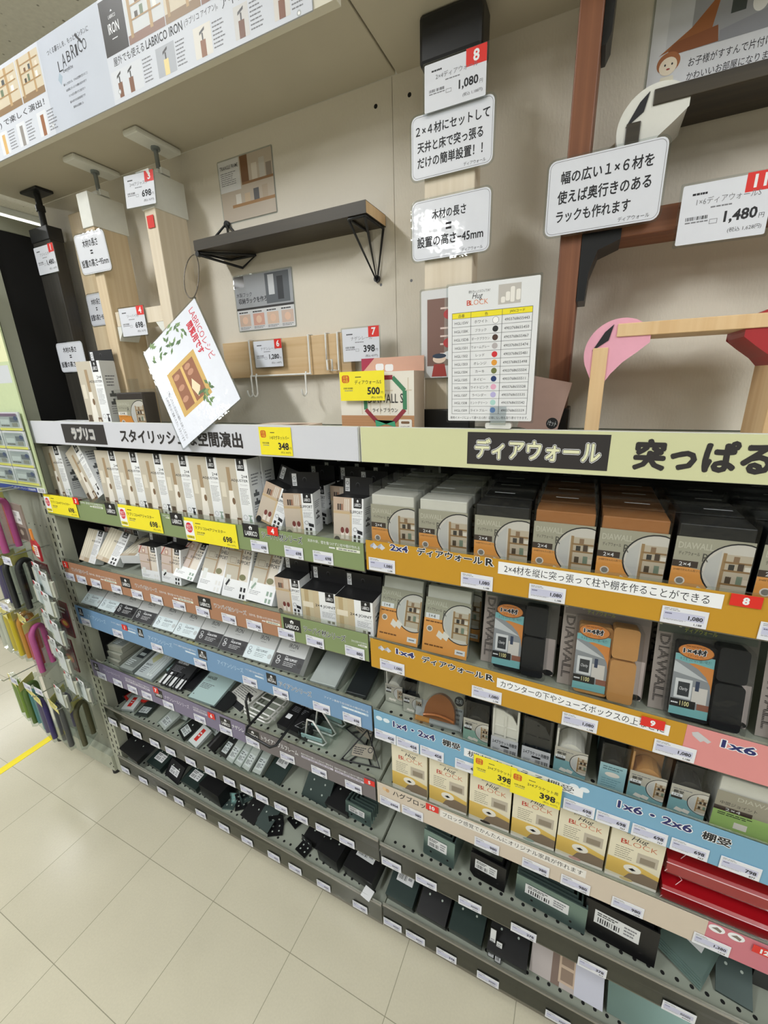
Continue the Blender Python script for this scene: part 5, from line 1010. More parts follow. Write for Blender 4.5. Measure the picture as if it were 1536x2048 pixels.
def joint_box():
    w, h, d = .118, .118, .07
    t = thing('clear_box', 'wide clear box with a green sleeve and white contents at the right edge', 'box', (.724, .022, B('R3', .72)))
    MB().box(-w / 2 + .003, w / 2 - .003, .003, d - .003, .001, h - .004, BODY['white']).build('contents', t, bevel=.002)
    mb = MB().box(-w / 2 + .001, w / 2 - .001, .0004, .001, .0006, h * .72, C('#a7a393')); f = Face(mb, (-w / 2 + .001, .0004, .0006), (1, 0, 0), (0, 0, 1)); W_, H_ = w - .002, h * .72
    f.rect(0, 0, W_, H_, C('#a39d8c')); f.rect(0, 0, W_, H_ * .52, C('#a8c878')); f.text('DIAWALL', W_ * .25, H_ * .84, W_ * .75, H_ * .94, C('#c9c8b8'), fit=True); f.text('中間ジョイント', W_ * .06, H_ * .66, W_ * .5, H_ * .75, INK, fit=True); f.rect(0, H_ * .50, W_ * .46, H_ * .61, C('#3a2622')); f.text('2×4', W_ * .14, H_ * .52, W_ * .32, H_ * .59, WHITE, fit=True); f.bars(W_ * .06, H_ * .38, W_ * .5, H_ * .47, 2, INK)
    f.rect(W_ * .28, H_ * .12, W_ * .44, H_ * .28, CLIPS); f.ell(W_ * .95, H_ * .42, W_ * .27, W_ * .27, INK) if False else f.poly([(min(W_, W_ * .96 + W_ * .26 * math.cos(2 * math.pi * i / 30)), H_ * .46 + W_ * .26 * math.sin(2 * math.pi * i / 30)) for i in range(30)], INK); f.poly([(min(W_, W_ * .96 + W_ * .25 * math.cos(2 * math.pi * i / 30)), H_ * .46 + W_ * .25 * math.sin(2 * math.pi * i / 30)) for i in range(30)], C('#9b9590'))
    mb.build('printed_sleeve', t); MB().box(-w / 2, w / 2, -.001, d, 0, h, HARD).build('clear_case', t)
joint_box()
# half-moon copper brown bracket in its clear pack
HM = t = thing('blister_pack', 'clear pack of a copper brown half moon bracket on the sky blue railed shelf', 'pack', (.1505, .034, B('R3', .15) + .0005), rad(-24, 0, 3))
mb = MB().box(-.056, .056, .002, .003, 0, .122, C('#c3c3c6')); f = Face(mb, (-.056, .002, 0), (1, 0, 0), (0, 0, 1)); f.rect(0, .05, .112, .122, C('#b9b3a4')); f.rect(0, 0, .035, .012, C('#e0994a')); oval_seal(f, .100, .066, .011, .011, '左右'); f.bars(.088, .01, .110, .05, 4, GREYTX); mb.build('backing_card', t)
COP = paint('#9a5f33', .35, .35, .3, .08, 20)
MB().prism([(-.038, -.004)] + [(.036 * math.cos(a) , .008 + .046 * math.sin(a)) for a in [math.pi - i * math.pi / 14 for i in range(15)]] + [(.038, -.004)], (.004, -.014, .022), (1, 0, 0), (0, 0, 1), .014, COP).tube([(.004 - .036 + .072 * i / 8, -.018, .024 + .006 * math.sin(math.pi * i / 8)) for i in range(9)], .004, COP).build('bracket', t, bevel=.002)
MB().prism([(-.030, 0), (.036, 0), (.030, .016), (0, .024), (-.022, .016)], (.004, -.010, .090), (1, 0, 0), (0, 0, 1), .010, COP).build('bracket', t, bevel=.002)
MB().box(-.056, .056, -.020, .001, .002, .121, TINT).build('clear_blister', t, bevel=.004)
settle(HM, B('R3', .15))
# cream block cartons above the beige rail
def hug(key):
    w, d, h = .0925, .062, .142
    t = thing('carton', '', 'carton'); mb = MB().box(-w / 2, w / 2, 0, d, 0, h, paint('#d9d1b4', .5, 0, 0, .03)); f = Face(mb, (-w / 2, 0, 0), (1, 0, 0), (0, 0, 1))
    f.rect(0, 0, w, h, C('#e2dbc3')); f.poly([(0, h * .10), (w, h * .06), (w, h * .30), (w * .6, h * .38), (0, h * .40)], C('#dcba62')); f.poly([(w * .35, h * .05), (w, h * .05), (w, h * .22), (w * .7, h * .26), (w * .45, h * .18)], C('#8b7a66')); f.ell(w * .5, h * .28, w * .17, h * .075, C('#f0ece0')); f.poly([(w * .42, h * .27), (w * .5, h * .30), (w * .57, h * .27), (w * .5, h * .245)], INK)
    f.text('棚をぎゅっとはさんでOK', w * .28, h * .91, w * .75, h * .94, INK, fit=True); f.text('Hug', w * .38, h * .80, w * .70, h * .90, INK, shear=.35, fit=True); f.text('BLOCK', w * .20, h * .715, w * .88, h * .80, C('#c2643a'), bold=-.012, fit=True); f.text('B', w * .20, h * .715, w * .32, h * .80, C('#b8352a'), fit=True)
    f.bars(w * .12, h * .42, w * .48, h * .66, 6, C('#6d675a'), .25); f.rect(w * .54, h * .43, w * .93, h * .63, C('#b9b0a0')); f.rect(w * .6, h * .45, w * .88, h * .56, C('#8f8473')); f.rect(0, 0, w, h * .05, C('#efece2')); f.ell(w * .42, h * .045, w * .13, h * .03, C(key))
    sd = Face(mb, (w / 2, 0, 0), (0, 1, 0), (0, 0, 1)); sd.bars(d * .2, h * .3, d * .8, h * .8, 8, C('#9c9482'), .3)
    mb.build('body', t)
    return t
hg = Goods(hug)
HC = ('#d9d4c8', '#e3ddd0', '#3a322e', '#a3b8ae', '#d3a59c', '#d9c48a')
for i, x in enumerate((.083, .182, .281, .378, .473, .570)):
    hg(HC[i], (x, .020 + i * .001, B('R4', x)), rad(0, 0, 1.5), ORD[i] + ' cream and yellow block carton from the left above the beige rail', 'cream and yellow block cartons')
    hg(HC[i], (x, .088, B('R4', x)), rad(0, 0, 1), 'cream block carton behind the %s front one above the beige rail' % ORD[i], 'cream block cartons of the rear rank')
REDP = paint('#b0101c', .35, 0, .4, .05, 10)
def red_pack(i):
    t = thing('red_pack', '%s of the two folded red boards in clear wrap above the pink strip' % ('lower', 'upper')[i], 'pack', (.727, .022 + i * .006, B('R4', .7) + .0665 * i), rad(-1, 0, 0), 'red boards in clear wrap')
    p = [(0, 0), (.115, 0), (.115, .058), (.052, .058), (.040, .034), (.006, .028), (0, .024)]
    MB().prism(p, (.103, 0, 0), (0, 1, 0), (0, 0, 1), .206, REDP).build('board', t)
    MB().prism([(a + (.0 if a > .01 else -.002), b * 1.04) for a, b in p], (.106, 0, .0), (0, 1, 0), (0, 0, 1), .212, FILM).tube([(-.105, -.001, .0255), (.105, -.001, .0255)], .0009, paint('#e6b9bd', .3)).tube([(-.105, -.002, .002), (-.07, .02, .040), (-.106, .05, .0595)], .0007, paint('#e6b9bd', .3)).build('clear_wrap', t)
    return t
for i, o in enumerate((red_pack(0), red_pack(1))): settle(o, B('R4', .7) + .0655 * i)
# ------------------------------------------------------------------ small goods standing on the top shelf
TOPZ = 1.4666
ct(('adj24', 1), (-.850, .026, TOPZ), rad(0, 0, 3), 'white carton with a black tab on the top shelf before the pine post', rest=True)
t = thing('clear_box', 'clear box with dark contents and orange sleeve on the top shelf', 'box', (-.702, .022, TOPZ), rad(0, 0, 4))
w, h, d = .100, .102, .050
MB().box(-w / 2 + .003, w / 2 - .003, .003, d - .003, .001, h - .008, paint('#3a3330', .45)).build('contents', t, bevel=.003)
mb = MB().box(-w / 2 + .001, w / 2 - .001, .0004, .001, .0006, h * .74, GRG); f = Face(mb, (-w / 2 + .001, .0004, .0006), (1, 0, 0), (0, 0, 1)); dia_front(f, w - .002, h * .74, '1×4', '#e3973f', True); mb.build('printed_sleeve', t)
MB().box(-w / 2, w / 2, -.0012, d, 0, h, HARD).box(-.020, .018, .024, .025, h, h + .026, HARD).build('clear_case', t)
t = thing('flat_pack', 'flat printed packs lying on the top shelf behind the left end of the header', 'pack', (-1.01, .012, TOPZ))
mb = MB().box(-.085, .075, 0, .062, 0, .016, CARD); f = Face(mb, (-.085, 0, .016), (1, 0, 0), (0, 1, 0)); f.bars(.01, .01, .14, .05, 5, GREYTX); mb.build('pack', t)
t = thing('flat_pack', 'flat wood print pack lying on the top shelf left of the brown and white carton', 'pack', (-.215, .014, TOPZ))
mb = MB().box(-.075, .070, 0, .075, 0, .016, paint('#d8c4b2')); f = Face(mb, (-.075, 0, .016), (1, 0, 0), (0, 1, 0)); f.poly([(.06, .005), (.10, .05), (.135, .045), (.11, .005)], C('#6f5646')); f.rect(.01, .01, .05, .06, C('#e6dccf')); mb.build('pack', t)
t = thing('carton', 'brown and white carton with a green and red wreath, behind the yellow 500 yen card', 'carton', (.022, .030, TOPZ))
w, h, d = .158, .118, .055
mb = MB().box(-w / 2, w / 2, 0, d, 0, h, paint('#cbb9a4', .55)); f = Face(mb, (-w / 2, 0, 0), (1, 0, 0), (0, 0, 1))
f.rect(0, h * .32, w, h, C('#e2ddd2')); f.rect(0, 0, w, h * .32, C('#b98a62'))
for i in range(7): f.rect(0, h * (.03 + .042 * i), w, h * (.034 + .042 * i), C('#a97a54'))
for x in (.30, .42, .55, .68, .92): f.rect(w * x, h * .34, w * (x + .012), h * .9, C('#cfc3b0')); f.rect(w * (x - .05), h * .7, w * (x + .05), h * .72, C('#cfc3b0'))
cx, cy, r = w * .62, h * .56, h * .38
for i in range(8):
    a0, a1 = math.radians(22.5 + 45 * i), math.radians(67.5 + 45 * i)
    f.line((cx + r * math.cos(a0), cy + r * math.sin(a0)), (cx + r * math.cos(a1), cy + r * math.sin(a1)), .008, C('#3f7f5c' if i in (0, 7, 3, 5) else '#8f2f3c'))
f.poly([(cx - .02, cy - r - .006), (cx + .02, cy - r + .006), (cx + .022, cy - r - .006), (cx - .022, cy - r + .008)], C('#3f9f78')); f.text("DIAWALL S", cx - r * .8, cy - .005, cx + r * .85, cy + .012, INK, fit=True); f.text('ライトブラウン', cx - r * .6, cy - .022, cx + r * .6, cy - .014, INK, fit=True)
f.rrect(w * .80, h * .04, w * .97, h * .26, .003, C('#e9e4da')); f.rrect(w * .83, h * .19, w * .94, h * .23, .002, C('#7b5b40')); f.text('LIGHT', w * .83, h * .12, w * .94, h * .155, INK, fit=True); f.text('BROWN', w * .82, h * .06, w * .95, h * .095, INK, fit=True)
mb.build('body', t)
mb = MB().box(-w * .36, w / 2, d - .0012, d, h - .004, h + .028, paint('#d5a893', .5)); f = Face(mb, (-w * .36, d - .0012, h), (1, 0, 0), (0, 0, 1)); f.poly([(0, 0), (.030, .028), (0, .028)], C('#a8304c')); f.rrect(.032, .004, .050, .017, .004, WHITE); f.rrect(.053, .002, .071, .015, .004, WHITE); mb.build('hang_tab', t)
t = thing('flat_pack', 'pinkish brown pack with a black seal leaning behind the colour chart', 'pack', (.318, .060, TOPZ), rad(-8, 12, 0))
mb = MB().box(-.035, .03, 0, .022, 0, .088, paint('#b3958a', .45)); f = Face(mb, (-.035, 0, 0), (1, 0, 0), (0, 0, 1)); oval_seal(f, .054, .018, .0095, .0095, '1セット'); mb.build('pack', t); settle(t, TOPZ)
# ------------------------------------------------------------------ the blue shelf, right end: bagged flat plates
def bagged_plate(x, y, w, l, m, lb, tilt):
    t = thing('bagged_plate', lb, 'pack', (x, y, 0), rad(tilt, 0, 3)); MB().box(-w / 2 + .006, w / 2 - .006, .008, l - .02, .001, .012, m).build('plate', t, bevel=.002)
    mb = MB().box(-w / 2, w / 2, 0, l, 0, .0135, TINT); mb.build('clear_bag', t); settle(t, B('L3', x)); return t
bagged_plate(-.160, .018, .090, .19, paint('#c9cdcc', .4), 'pale grey plate in a clear bag at the right of the black and white boxes', 16)
bagged_plate(-.062, .020, .068, .17, paint('#24282c', .4), 'dark slate plate lying at the right end of the blue railed shelf', 12)
# ------------------------------------------------------------------ flat packs on the purple shelf
def flat_pack(key):
    t = thing('flat_pack', '', 'pack'); w, l, th, base = {'grey': (.074, .15, .022, '#b7b2a6'), 'slim': (.066, .16, .020, '#aeb0ae'), 'hook': (.086, .16, .012, '#cfd2d6'), 'hooks': (.102, .17, .014, '#2a2b2e'), 'blue': (.09, .16, .010, '#bcd3d4'), 'dark': (.075, .17, .012, '#1c1d20'), 'hanger': (.112, .19, .012, '#b9c9cb'), 'sheet': (.095, .17, .008, '#d3d2cc'), 'bag': (.10, .16, .03, '#1d1d1f'), 'pole': (.112, .20, .020, '#17171a'), 'tri': (.11, .15, .006, '#1a1a1c')}[key]
    mb = MB().box(-w / 2, w / 2, 0, l, 0, th, paint(base, .45)); f = Face(mb, (-w / 2, 0, th), (1, 0, 0), (0, 1, 0))
    if key in ('grey', 'slim'):
        f.rect(w * .1, l * .08, w * .9, l * .92, C('#8d908e')); f.rect(w * .25, l * .35, w * .8, l * .85, C('#33363a')); f.rect(w * .32, l * .62, w * .72, l * .72, C('#8c9698')); f.rect(w * .32, l * .42, w * .72, l * .50, C('#b9bfc0')); f.bars(w * .12, l * .1, w * .6, l * .28, 4, WHITE, .4)
    elif key == 'hook':
        f.rect(0, l * .84, w, l, BLK); f.text('LABRICO', w * .3, l * .89, w * .7, l * .93, WHITE, fit=True); f.poly([(w * .1, l * .45), (w * .34, l * .8), (w * .5, l * .55), (w * .36, l * .36)], C('#c8c49a')); f.ell(w * .22, l * .72, w * .13, l * .07, BLK); f.text('BRACKET', w * .08, l * .28, w * .42, l * .33, INK, fit=True, bold=.02); f.bars(w * .08, l * .08, w * .40, l * .25, 4, GREYTX)
        for x in (.58, .74): f.rrect(w * x, l * .06, w * (x + .11), l * .62, .004, C('#eef0f1')); f.rrect(w * (x + .035), l * .11, w * (x + .075), l * .57, .002, C('#a9adb0'))
    elif key == 'hooks':
        f.rect(0, l * .62, w, l, C('#7f8078')); f.rect(w * .2, l * .66, w * .8, l * .98, C('#4a4450')); f.rect(0, 0, w, l * .20, C('#e6e8ea')); f.text('HOOK HANGER', w * .12, l * .48, w * .62, l * .54, WHITE, fit=True, bold=.01); f.bars(w * .12, l * .30, w * .6, l * .44, 5, GREYTX); f.rrect(w * .12, l * .22, w * .26, l * .27, .001, WHITE)
    elif key in ('blue', 'hanger'):
        f.rect(0, l * .55, w, l, C('#aeb7b6')); f.poly([(w * .3, l * .6), (w * .28, l * .9), (w * .5, l * .97), (w * .72, l * .9), (w * .7, l * .6)], C('#3b4048')); f.ell(w * .86, l * .8, w * .08, l * .06, C('#8f7138')); f.rect(0, 0, w, l * .55, C('#c7dadb')); f.text('HANGER' if key == 'hanger' else 'HOOK', w * .06, l * .42, w * .42, l * .48, INK, fit=True, bold=.02); f.text('ハンガー', w * .06, l * .36, w * .3, l * .40, GREYTX); f.bars(w * .06, l * .22, w * .55, l * .33, 4, GREYTX); f.ell(w * .08, l * .08, .002, .002, BLK, 10)
    elif key == 'sheet':
        f.rect(0, 0, w, l * .12, C('#26272a')); f.frame(w * .55, l * .5, w * .95, l * .95, .0008, GREYTX); f.frame(w * .08, l * .62, w * .5, l * .95, .0008, GREYTX); f.bars(w * .08, l * .18, w * .92, l * .46, 7, C('#6b6c6e'), .35); f.rect(w * .08, l * .5, w * .2, l * .58, INK); f.rect(w * .4, l * .56, w * .56, l * .6, INK); f.rect(w * .7, l * .30, w * .88, l * .36, INK)
    elif key == 'pole':
        f.rect(0, l * .5, w, l, C('#5b5d5c')); f.poly([(w * .25, l * .55), (w * .3, l * .85), (w * .5, l * .95), (w * .72, l * .8), (w * .66, l * .55)], C('#222225')); f.text('POLE HANGER', w * .1, l * .42, w * .62, l * .48, WHITE, fit=True, bold=.01); f.bars(w * .1, l * .28, w * .62, l * .38, 4, GREYTX); f.rrect(w * .08, l * .14, w * .24, l * .22, .001, WHITE); f.poly([(w * .5, l * .08), (w * .62, l * .2), (w * .86, l * .2), (w * .74, l * .08)], C('#8a8b8d')); f.poly([(w * .53, l * .09), (w * .63, l * .19), (w * .83, l * .19), (w * .73, l * .09)], BLK)
    elif key == 'tri': f.text('TRIANGLE', w * .15, l * .3, w * .7, l * .36, WHITE, fit=True); f.ring(w * .82, l * .33, .006, .002, WHITE); f.bars(w * .15, l * .16, w * .6, l * .24, 2, GREYTX)
    mb.build('pack', t)
    if key == 'hooks':
        w_ = MB()
        for x in (-.026, .004, .034):
            w_.tube([(x - .010, .050, th + .002), (x - .010, .004, th + .003)] + [(x - .010 * math.cos(a), .004 - .010 * math.sin(a), th + .003) for a in (.5, 1.1, 1.57, 2.1, 2.7)] + [(x + .010, .004, th + .003), (x + .010, .040, th + .002)], .0026, BLKM)
        w_.build('wire_hooks', t)
    if key in ('grey', 'slim', 'hook', 'blue', 'hanger'): MB().box(-w / 2 - .002, w / 2 + .002, -.003, l + .002, 0, th + .003, FILM).build('clear_wrap', t)
    return t
fp = Goods(flat_pack)
def r4(key, x, y, rx, rz, lb, g=None, dz=0): fp(key, (x, y, B('L4', x) + dz), rad(rx, 0, rz), lb, g)
r4('bag', -1.130, .200, 6, 8, 'black pack in the rear left corner of the purple shelf')
for i in range(3): r4('grey', -1.112 + .004 * i, .030 + .006 * i, 4, -4 + 4 * i, ('lowest', 'middle', 'topmost')[i] + ' of three stacked grey clear packs on the purple railed shelf', None, .0255 * i)
r4('slim', -1.020, .020, 10, 2, 'slim grey clear pack with a dark strip, right of the grey stack'); r4('hook', -.934, .022, 14, 2, 'white hook pack with black disc and pale yellow patch, purple shelf')
r4('blue', -.850, .085, 4, 2, 'pale blue hook pack half under the black hook pack'); r4('hooks', -.805, .030, 21, 2, 'black hook pack with three black wire hooks sticking out')
r4('dark', -.730, .045, 5, 0, 'plain dark pack right of the black hook pack'); r4('dark', -.705, .230, 8, -6, 'dark pack far back on the purple railed shelf'); r4('hanger', -.648, .022, 12, 2, 'pale blue hanger pack with a dark garment photo')
r4('sheet', -.545, .052, 13, -14, 'white instruction sheet pack turned askew on the purple railed shelf'); r4('blue', -.430, .215, 10, 0, 'pale blue pack lying behind the white wire rack'); r4('pole', -.300, .040, 6, -4, 'black pole hanger pack under the black wire loop')
r4('tri', -.205, .170, 8, -12, 'black card with white letters behind the triangle frames'); r4('tri', -.070, .262, 6, 0, 'black card in the rear right corner of the purple railed shelf')
t = thing('black_plate', 'black oval end plate sticking out under the white instruction sheet', 'plate', (-.590, .014, B('L4', -.57)), rad(10, 0, -16)); MB().prism(rrect(-.04, 0, .04, .075, .03), (0, 0, .006), (1, 0, 0), (0, 1, 0), .005, BLKM).build('plate', t); settle(t, B('L4', -.57))
t = thing('wire_rack', 'white wire rack with two tall arms lying on the purple railed shelf', 'rack', (-.432, .034, B('L4', -.45)), rad(0, 0, -4)); m = MB(); z = .016
for dz in (0, .014): m.tube([(-.045, 0, z + dz), (.045, 0, z + dz), (.050, .005, z + dz), (.050, .095, z + dz), (.045, .10, z + dz), (-.045, .10, z + dz), (-.050, .095, z + dz), (-.050, .005, z + dz)], .0028, WW, 8, True)
for y in (.025, .05, .075): m.tube([(-.05, y, z), (.05, y, z)], .0028, WW)
m.box(-.05, -.044, .03, .035, 0, z, WW).box(.044, .05, .03, .035, 0, z, WW); m.build('basket', t)
for x in (-.032, .014): MB().tube([(x, .10, z), (x - .004, .104, z + .10), (x - .004, .094, z + .112), (x + .012, .094, z + .112), (x + .012, .104, z + .10), (x + .012, .10, z)], .0028, WW).build('arm', t)
t = thing('wire_loop', 'black wire hanger loop sticking out over the grey rail', 'hanger', (-.34, 0, B('L4', -.34) + .047)); 
MB().tube([(-.052, -.045, .0), (.040, -.050, -.006), (.052, -.040, -.004), (.055, .13, .02), (-.050, .13, .022), (-.060, -.03, .004)], .0040, BLKM, 8, True).build('loop', t)
MB().tube([(-.058, -.02, .004), (-.062, -.018, .085), (-.066, -.006, .094), (-.072, .006, .09), (-.073, .008, .062)], .0036, BLKM).build('hook', t); MB().box(-.048, -.040, .128, .133, .02, .13, BLKM).tube([(-.060, .128, .13), (-.060, .128, .10)], .003, BLKM).build('arm', t)
TEAL = paint('#b5d6d6', .45)
for i, (x, y, rz) in enumerate(((-.222, .045, 4), (-.215, .085, 2), (-.205, .130, -4))):
    t = thing('hook_pack', ('front', 'middle', 'rear')[i] + ' white wire hook with a pale teal strip, beside the black triangle frames', 'hook', (x, y, B('L4', x)), rad(8, 0, rz), 'white hooks with pale teal strips')
    MB().tube([(-.030, .002, .014), (-.012, .004, .085), (.006, .004, .085), (.040, .002, .012), (.030, -.004, .004), (-.020, -.004, .006)], .0028, WW).build('wire', t); MB().box(-.038, .030, -.006, -.003, .016, .030, TEAL).build('strip', t); MB().box(-.042, .045, -.010, .012, 0, .05, FILM).build('clear_bag', t); settle(t, B('L4', x))
for i, (x, y, rz, ry) in enumerate(((-.112, .100, -20, 0), (-.066, .03, 10, 0), (-.064, .160, 14, 0))):
    t = thing('triangle_frame', ('leftmost', 'middle', 'rightmost')[i] + ' black wire triangle frame at the right end of the purple and grey railed shelf', 'bracket', (x, y, B('L4', x)), rad(-58, ry, rz), 'black wire triangle frames')
    MB().tube([(-.055, 0, .004), (.055, 0, .004), (.0, 0, .088)], .0034, BLKM, 8, True).tube([(-.030, .004, .006), (.0, .03, .045), (.03, .004, .006)], .0026, BLKM).build('frame', t)
    if i < 2:
        mb = MB().box(-.03, .03, .002, .004, .02, .05, paint('#8d8676', .5)); f = Face(mb, (-.03, .002, .02), (1, 0, 0), (0, 0, 1)); f.bars(.004, .004, .04, .024, 4, INK); f.ring(.05, .02, .006, .002, INK); mb.build('card', t)
    settle(t, B('L4', x))
# ------------------------------------------------------------------ fittings on the two lowest shelves
ZINC = paint('#7c938f', .28, .75, 0, .12, 14); DKZ = paint('#2f3d3a', .35, .45, 0, .15, 14); BPL = paint('#141416', .38, .1, 0, .08, 12); HOLE = paint('#a3ada4', .6, 0, 0, 0)
LBL = paint('#d3d5d6', .45, 0, .4, .03)
def sticker(parent, O, u, v, w, h, m=LBL):
    mb = MB(); f = Face(mb, O, u, v); f.rect(0, 0, w, h, m); f.bars(w * .06, h * .6, w * .55, h * .9, 2, INK, .5); f.code(w * .08, h * .12, w * .6, h * .5, INK, 10); f.bars(w * .66, h * .15, w * .95, h * .85, 3, GREYTX, .5); mb.build('barcode_label', parent)
def small_bag(key):
    col, w, l, th = key
    t = thing('small_pack', '', 'pack'); m = {'red': RED, 'clear': paint('#b7bab6', .45, 0, 0, .2, 90), 'black': BPL, 'redwhite': C('#e3e3e4'), 'dark': paint('#3b403f', .4, .2, 0, .2, 60)}[col]
    mb = MB().box(-w / 2, w / 2, 0, l, 0, th, m); f = Face(mb, (-w / 2, 0, th), (1, 0, 0), (0, 1, 0))
    if col == 'red': f.rect(w * .08, l * .12, w * .92, l * .5, C('#b8b4b0')); f.ell(w * .3, l * .7, w * .12, l * .1, C('#7c1420'))
    if col == 'redwhite': f.rect(w * .3, l * .2, w * .62, l * .85, RED); f.bars(w * .36, l * .4, w * .56, l * .7, 2, WHITE)
    if col == 'black': f.ell(w * .5, l * .5, .004, .004, C('#5d6264'), 10); f.ell(w * .5, l * .72, .003, .003, C('#c9cdcc'), 10)
    mb.build('contents', t)
    if col != 'redwhite': sticker(t, (-w * .38, l * .12 if col != 'red' else l * .5, th + .0006), (1, 0, 0), (0, 1, 0), w * .76, l * .42, LBL)
    MB().box(-w / 2 - .003, w / 2 + .003, -.004, l + .003, 0, th + .0035, FILM).build('clear_bag', t)
    return t
bag = Goods(small_bag)
BAGS = [('red', -1.150, .060, 8, 8, -14), ('red', -1.075, .085, 18, 4, 14), ('redwhite', -1.105, .030, 8, 0, 18), ('dark', -1.030, .035, 4, 0, 12), ('dark', -1.140, .150, 6, 0, -14), ('dark', -1.010, .120, 4, 0, 40), ('red', -1.075, .175, 12, 0, -10),
        ('clear', -.905, .030, 22, 4, -16), ('clear', -.872, .085, 28, 10, 8), ('clear', -.790, .115, 30, -4, 14), ('dark', -.845, .150, 20, 16, -10), ('clear', -.812, .058, 12, 0, -12), ('black', -.806, .030, 18, 6, -22), ('redwhite', -.738, .022, 20, 0, -12), ('clear', -.705, .085, 26, 4, -12), ('dark', -.755, .150, 10, 0, 30)]
for i, (c, x, y, rx, ry, rz) in enumerate(BAGS):
    nm = {'red': 'small red bagged fitting', 'redwhite': 'small white pack with a red patch', 'dark': 'small dark bagged fitting', 'clear': 'small clear bag with a white barcode label', 'black': 'small black bagged fitting with bright holes'}[c]
    bag((c, .052, .066, .010), (x, y, B('L5', x)), rad(rx, ry, rz), '%s, %s from the left in the jumble' % (nm, ORD[i] if i < 14 else ('fifteenth', 'sixteenth')[i - 14]), 'small bagged fittings in the jumble')
for i, (c, x, y, rx, rz) in enumerate((('black', -.606, .030, 24, -6), ('clear', -.566, .026, 32, -8), ('clear', -.532, .026, 30, -8), ('clear', -.497, .026, 34, -8), ('clear', -.455, .028, 24, 0), ('dark', -.555, .105, 20, -8), ('dark', -.520, .110, 20, -8))):
    bag((c, .033, .085, .011), (x, y, B('L5', x)), rad(rx, 0, rz), '%s long bagged fitting from the left in the middle of the fifth left shelf' % ORD[i], 'long bagged fittings in the middle of the shelf')
t = thing('door_latch', 'black latch piece tilted between the small bags and the long bags', 'bracket', (-.648, .030, 0), rad(20, -24, -20)); MB().rbox(-.012, .012, -.002, .10, 0, .035, BPL, .006).box(-.02, .012, .02, .06, .0, .008, BPL).build('latch', t); settle(t, B('L5', -.64))
def folded(key):
    """folded metal plate: base, riser, sometimes a second fold; screw holes and a barcode label"""
    kind, w, a, h, mat, lab = key
    m = {'z': ZINC, 'd': DKZ, 'b': BPL}[mat]; th = .0032
    t = thing('angle_plate', '', 'bracket')
    prof = {'L': [(0, 0), (a, 0), (a, h), (a - th, h), (a - th, th), (0, th)], 'U': [(0, 0), (a, 0), (a, h), (a - th, h), (a - th, th), (th, th), (th, h), (0, h)], 'V': [(0, 0), (a, h), (a, h + th * 1.3), (0, th * 1.3)], 'N': [(0, h), (0, h - .0), (th, h), (th, th), (a, th), (a, 0), (0, 0)],
            'A': [(0, 0), (th * 1.2, 0), (a * .45 + th, h - th), (a * .55, h - th), (a - th * 1.2, 0), (a, 0), (a * .6, h), (a * .4, h)], 'P': [(0, 0), (a, 0), (a, th), (0, th)], 'B': [(0, 0), (a, 0), (a, h), (0, h)]}[kind]
    mb = MB().prism(prof if kind != 'N' else [(0, 0), (a, 0), (a, th), (th, th), (th, h), (0, h)], (w / 2, 0, 0), (0, 1, 0), (0, 0, 1), w, m)
    if kind == 'V': f = Face(mb, (-w / 2, 0, th * 1.3), (1, 0, 0), Vector((0, a, h)).normalized()); ll = math.hypot(a, h)
    elif kind in ('N',): f = Face(mb, (-w / 2, 0, 0), (1, 0, 0), (0, 0, 1)); ll = h
    elif kind in ('L', 'P', 'U'): f = Face(mb, (-w / 2, 0, th), (1, 0, 0), (0, 1, 0)); ll = a
    else: f = Face(mb, (-w / 2, 0, h), (1, 0, 0), (0, 1, 0)); ll = a
    if kind == 'A': f = Face(mb, (-w / 2, 0, 0), (1, 0, 0), Vector((0, a * .4, h)).normalized(), .0004); ll = math.hypot(a * .4, h)
    for q in (.28, .72):
        for k in (.35, .75): f.ell(w * q, ll * k, .0028, .0028, HOLE, 10)
    if kind == 'L':
        g = Face(mb, (-w / 2, a - th, 0), (1, 0, 0), (0, 0, 1))
        for q in (.28, .72): g.ell(w * q, h * .6, .0036, .0036, HOLE, 10)
    mb.build('plate', t)
    if lab: sticker(t, f.P(w * .2, ll * .3) + f.n * .0008, f.u, f.v, w * .6, ll * .38)
    return t
fd = Goods(folded)
MN = {'z': 'zinc grey', 'd': 'dark grey steel', 'b': 'black'}
def put(k, key, x, y, rx, ry, rz, lb, dz=0, g=None): fd(key, (x, y, B(k, x) + dz), rad(rx, ry, rz), lb, g)
put('L5', ('V', .070, .14, .05, 'd', True), -.398, .030, 0, 0, -6, 'dark grey steel plate with a barcode label right of the long bags')
put('L5', ('A', .095, .12, .050, 'd', False), -.238, .030, 0, 0, -4, 'tent shaped dark steel plate on the fifth left shelf'); put('L5', ('B', .080, .15, .020, 'b', False), -.155, .030, 12, 0, -4, 'black flat box plate beside the nested steel angles')
put('L6', ('B', .130, .15, .022, 'b', False), -1.130, .006, 14, 0, -6, 'wide black bracket plate jutting over the lowest rail at the left end', .030)
put('L6', ('B', .085, .075, .024, 'd', True), -1.020, .030, 12, 0, -4, 'front dark steel plate with a label next to the jutting black plate'); put('L6', ('B', .085, .075, .024, 'z', True), -1.005, .125, 16, 0, -4, 'rear zinc plate with a label next to the jutting black plate')
put('L6', ('A', .090, .10, .045, 'b', True), -.925, .026, 0, 0, -8, 'black saddle bracket with a white label on the lowest shelf'); put('L6', ('L', .060, .05, .03, 'b', False), -.895, .165, 0, 0, 10, 'small black angle behind the saddle bracket')
